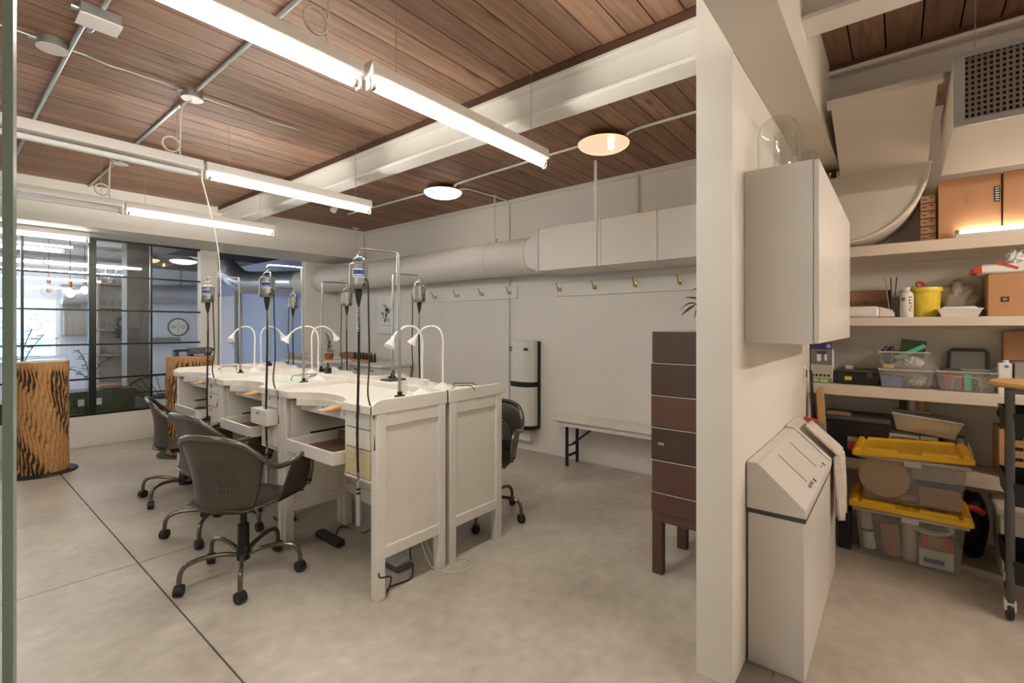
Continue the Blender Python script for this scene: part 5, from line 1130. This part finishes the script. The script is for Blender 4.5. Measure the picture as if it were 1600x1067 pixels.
mc = T('drink_carton', 'white drink carton with cap on the third shelf', 'carton', (4.04, -.485, S3)); O('body', MB().box(4.01, 4.075, -.515, -.456, S3, S3+.185), m_paper, mc, bev=.003); O('cap', MB().cyl((4.04, -.49, S3+.185), (4.04, -.49, S3+.20), .014, 16), m_white, mc); O('dark_stripe', MB().box(4.0085, 4.01, -.513, -.458, S3+.045, S3+.052), m_print, mc); O('blue_logo', MB().cyl((4.0085, -.49, S3+.165), (4.01, -.49, S3+.165), .010, 14), m_bluep, mc)
db = T('display_box', 'grey box with dark lower half at the right edge of the third shelf', 'box', (4.1, -.65, S3)); O('lower', MB().box(4.0, 4.25, -.80, -.522, S3, S3+.075), m_dgrey, db, bev=.003); O('upper', MB().box(4.0, 4.25, -.80, -.522, S3+.078, S3+.19), m_grey, db, bev=.003); O('base_sheet', MB().box(3.985, 4.26, -.81, -.518, S3, S3+.004), m_paper, db)
t = carton(4.2, 4.29, -.78, -.5, S3+.192, S3+.37, 'tan carton standing behind the grey display box', m_card)
# lowest shelf
bt2 = T('black_tote', 'black tote with red and white label on the lowest shelf', 'tote', (4.12, .23, S4)); O('body', MB().tub(4.13, .235, S4, S4+.25, (.28, .34), (.31, .37), .005), m_blackpl, bt2); O('lid', MB().box(3.965, 4.295, .045, .425, S4+.25, S4+.278), m_dgrey, bt2, bev=.008); O('red_label', MB().box(3.966, 3.975, .19, .275, S4+.06, S4+.115), m_red, bt2); O('white_label', MB().box(3.966, 3.975, .19, .275, S4+.117, S4+.145), m_grey, bt2)
O('brown_strip', MB().box(4.02, 4.06, .26, .40, S4+.2785, S4+.30), m_card2, label='brown strip of card lying on the black tote lid', cat='card')
wb2 = T('white_carton', 'white printed carton beside the black tote', 'box', (4.1, -.02, S4)); O('body', MB().box(4.02, 4.2, -.10, .052, S4, S4+.19), m_paper, wb2, bev=.003); O('silver_panel', MB().box(4.0185, 4.02, -.085, .045, S4+.13, S4+.175), m_steel, wb2); O('green_strip', MB().box(4.0185, 4.02, -.085, .045, S4+.10, S4+.128), m_leafd, wb2); text('lettering', 'NSLX', .035, m_print, wb2, (4.0178, -.018, S4+.152), sx=1.25)
wb3 = T('white_carton', 'white carton with dark square beside the paint can', 'box', (4.08, -.15, S4)); O('body', MB().box(4.03, 4.2, -.19, -.105, S4, S4+.19), m_paper, wb3, bev=.003); O('dark_square', MB().box(4.0285, 4.03, -.165, -.12, S4+.11, S4+.17), m_dgrey, wb3)
pc = T('paint_can', 'grey paint can with white print on the lowest shelf', 'can', (4.08, -.265, S4)); O('body', MB().lathe([(.066, S4), (.066, S4+.195), (.063, S4+.2), (.063, S4+.205), (.055, S4+.2), (.0005, S4+.2)], (4.085, -.265, 0), 32), m_can, pc); O('handle', MB().tube(cr([(4.085, -.332, S4+.17), (4.05, -.35, S4+.10), (4.03, -.345, S4+.05), (4.06, -.335, S4+.06)], 5), .002, 6), m_steel, pc)
text('lettering', 'ADVANCE', .026, m_paper, pc, (4.0175, -.262, S4+.105)); text('lettering', 'Benjamin Moore', .012, m_paper, pc, (4.0175, -.262, S4+.145)); O('triangle_mark', MB().prism([(-.275, S4+.158), (-.25, S4+.158), (-.2625, S4+.172)], 'x', 4.0176, 4.0182), m_paper, pc)
fb = T('food_bin', 'clear bin of tan wood shavings resting on the cartons', 'bin', (4.0, -.12, S4+.20)); 
fm_ = Matrix.Translation((4.09, -.125, S4+.212)) @ Matrix.Rotation(.10, 4, 'X')
O('shell', MB().tub(0, 0, 0, .105, (.20, .28), (.24, .34), .004).xf(fm_), m_clearpan, fb); O('rim', MB().tube([(-.12, -.17, .105), (.12, -.17, .105), (.12, .17, .105), (-.12, .17, .105)], .006, 6, closed=True).xf(fm_), m_frost, fb); O('shavings', blob((0, 0, .045), .06, 40, (1.4, 2.0, .62), k=.1).xf(fm_), m_straw, fb); O('cover', MB().box(-.118, .118, -.168, .168, .105, .11).xf(fm_), m_clear, fb)
for i in range(3): O('tin_jar', MB().cyl((4.22, -.02-.05*i, S4+.33), (4.22, -.02-.05*i, S4+.41), .02, 12), [m_dgrey, m_paper, m_straw][i], label='small jar on the wall ledge above the shavings bin, %s' % ['left', 'middle', 'right'][i], cat='jar', group='small jars on the ledge')
O('wall_ledge', MB().box(4.18, XW-.001, -.16, .03, S4+.315, S4+.329), m_lam, label='short ledge on the alcove wall under the third shelf', cat='shelf')
t = carton(4.02, 4.27, -.80, -.46, S4, S4+.29, 'slatted wooden crate at the right of the lowest shelf', m_wood, False, name='wooden_crate', cat='crate')
for k in range(4): O('gap', MB().box(4.0175, 4.02, -.56, -.49, S4+.045+k*.062, S4+.065+k*.062), m_dark, t)
bagthing('duffel_bag', (4.1, -.60, S4+.292), .12, (.9, 1.2, .8), m_blackpl, 'black soft bag on the wooden crate', seed=9, k=.06)
# totes on the floor
def tote(cx, cy, z, w, h, d, label, stuff, lidtilt, lab2):
    t = T('storage_tote', label, 'tote', (cx, cy, z), group='yellow-lidded totes')
    O('shell', MB().tub(cx, cy, z, z+h, (d*.88, w*.88), (d, w), .004), m_clear, t, bev=.004)
    O('rim', MB().tube([(cx-d/2-.006, cy-w/2-.006, z+h-.012), (cx+d/2, cy-w/2-.006, z+h-.012), (cx+d/2, cy+w/2+.006, z+h-.012), (cx-d/2-.006, cy+w/2+.006, z+h-.012)], .012, 8, closed=True), m_frost, t)
    O('latch_tab', MB().box(cx-d/2-.02, cx-d/2-.008, cy-.05, cy+.03, z+h-.045, z+h-.005), m_frost, t, bev=.004)
    a = Matrix.Translation((cx, cy, z+h)) @ Matrix.Rotation(lidtilt, 4, 'X'); W2, D2 = w/2+.03, d/2+.03
    lid = O('lid', MB().hexa([(-D2, -W2, 0), (D2, -W2, 0), (D2, W2, 0), (-D2, W2, 0), (-D2, -W2, .032), (D2, -W2, .032), (D2, W2, .032), (-D2, W2, .032)]).xf(a), m_yel, t, bev=.008)
    for (x0, x1, y0, y1) in ((-D2+.015, D2-.015, -W2+.012, -W2+.05), (-D2+.015, D2-.015, W2-.05, W2-.012), (-D2+.01, -D2+.045, -W2+.06, -.05), (-D2+.01, -D2+.045, .05, W2-.06), (D2-.045, D2-.01, -W2+.06, W2-.06)):
        O('lid_ridge', MB().hexa([(x0, y0, .03), (x1, y0, .03), (x1, y1, .03), (x0, y1, .03), (x0+.006, y0+.006, .048), (x1-.006, y0+.006, .048), (x1-.006, y1-.006, .048), (x0+.006, y1-.006, .048)]).xf(a), m_yel, lid, bev=.003)
    for k in range(7): O('lid_rib', MB().box(-D2+.06, D2-.06, -W2+.08+k*(2*W2-.16)/7, -W2+.08+k*(2*W2-.16)/7+.022, .030, .038).xf(a), m_yel, lid)
    for nm, mb, mt in stuff: O(nm, mb, mt, t)
    return t
def disc(x, y, z, r, th): return MB().lathe([(r*.96, 0), (r, .004), (r, th-.004), (r*.96, th), (.0005, th)], (x, y, z), 40, axis='x')
tote(3.80, -.038, 0, .50, .30, .38, 'clear yellow-lidded tote standing on the floor', [
    ('white_roll', MB().cyl((3.72, .14, .02), (3.74, .17, .24), .03, 16), m_paper), ('green_band', MB().cyl((3.728, .154, .12), (3.7295, .156, .135), .0315, 16), m_green), ('kraft_roll', MB().cyl((3.70, .03, .02), (3.72, .05, .2), .045, 18), m_card),
    ('paper_sleeve', MB().cyl((3.72, -.05, .01), (3.72, -.05, .27), .035, 18), m_bucket), ('white_package', MB().box(3.66, 3.85, -.24, -.09, .01, .11), m_paper), ('tan_box', MB().box(3.66, 3.85, -.24, -.1, .115, .19), m_card), ('pink_box', MB().box(3.655, 3.66, -.235, -.20, .12, .185).box(3.655, 3.66, -.13, -.105, .12, .185), m_red),
    ('cable_coil', MB().tube([(3.69+.02*math.cos(t*.5), -.15+.085*math.cos(t), .235+.035*math.sin(t)) for t in [i*.3 for i in range(44)]], .010, 8), m_white), ('blue_print', MB().box(3.656, 3.66, -.20, -.11, .035, .06), m_bluep)], 0, '')
tote(3.80, -.05, .352, .49, .275, .36, 'clear yellow-lidded tote stacked on top of another', [
    ('wooden_disc', disc(3.648, .072, .495, .125, .018), m_wood), ('cardboard_sheet', MB().box(3.66, 3.85, -.27, -.09, .357, .47), m_card2), ('grey_board', MB().box(3.665, 3.85, -.265, -.08, .47, .50), m_dgrey), ('white_box', MB().box(3.68, 3.85, -.26, -.06, .502, .59), m_frost), ('tube_roll', MB().cyl((3.70, .0, .375), (3.72, -.08, .375), .02, 14), m_wood)], -.055, '')
# behind and beside the totes
bb = T('backpack', 'black backpack with red trim under the lowest shelf', 'bag', (4.08, -.345, 0)); O('body', blob((4.08, -.345, .185), .17, 14, (.8, .46, 1.25), k=.05), m_blackpl, bb); O('red_trim', MB().tube(cr([(3.97, -.30, .30), (3.95, -.345, .315), (3.96, -.39, .29)], 5), .018, 8), m_red, bb)
wbk = T('white_bucket', 'off-white lidded bin under the lowest shelf at right', 'bin', (3.93, -.58, 0)); O('body', MB().tub(3.95, -.62, 0, .345, (.28, .34), (.30, .36), .006), m_bucket, wbk); O('lid', MB().box(3.79, 4.11, -.81, -.425, .345, .385), m_bucket, wbk, bev=.008)
dr2 = T('power_drill', 'yellow cordless drill hanging under the shelves by the bin', 'drill', (3.70, .30, .2)); O('body', MB().cyl((3.62, .30, .42), (3.80, .30, .42), .034, 16), m_yel, dr2); O('grip', MB().cyl((3.68, .30, .41), (3.70, .275, .25), .024, 14), m_yel, dr2); O('battery', MB().box(3.65, 3.75, .235, .30, .0, .25), m_blackpl, dr2, bev=.008); O('chuck', MB().cyl((3.595, .30, .42), (3.62, .30, .42), .022, 14), m_blackpl, dr2)
O('wooden_board', MB().hexa([(3.70, .33, .0), (3.78, .33, .0), (3.78, .37, .0), (3.70, .37, .0), (3.82, .405, .99), (3.90, .405, .99), (3.90, .44, .97), (3.82, .44, .97)]), m_wood, label='light wooden board leaning behind the bins', cat='board')
for i in range(2): O('metal_rod', MB().cyl((3.72+.03*i, .42, .0), (3.86+.03*i, .475, 1.10-.04*i), .009, 10), m_blackpl, label='dark rod leaning in the corner behind the bins, %s' % ['left', 'right'][i], cat='rod', group='leaning rods')
cl = T('bar_clamp', 'metal clamp with red handle beside the leaning board', 'clamp', (3.60, .42, .72)); O('jaw', MB().box(3.58, 3.63, .36, .42, .70, .79), m_steel, cl, bev=.004); O('bar', MB().box(3.60, 3.61, .385, .40, .0, .70), m_steel, cl); O('red_handle', MB().cyl((3.58, .40, .80), (3.58, .48, .81), .011, 12), m_red, cl)
# rolling cart at the right edge
ct = T('rolling_cart', 'dark metal rolling cart with round wooden top at the right edge', 'cart', (3.45, -.6, 0))
for x, yy in ((3.25, -.41), (3.25, -.85), (3.62, -.45), (3.62, -.85)):
    O('post', MB().cyl((x, yy, .09), (x, yy, 1.10), .016, 12), m_dgrey, ct); c = O('caster', MB().lathe([(.0005, -.012), (.042, -.012), (.045, -.006), (.045, .006), (.042, .012), (.0005, .012)], (x+.02, yy, .045), 20, axis='y'), m_blackpl, ct); O('fork', MB().box(x-.01, x+.03, yy-.02, yy+.02, .05, .10), m_bucket, c)
for z in (.25, .62, .95): O('basket', MB().tub(3.435, -.64, z-.07, z+.04, (.38, .44), (.40, .46), .004), m_black, ct)
O('wooden_top', MB().lathe([(.26, 1.105), (.27, 1.115), (.26, 1.128), (.0005, 1.128)], (3.43, -.62, 0), 40), m_wood, ct)
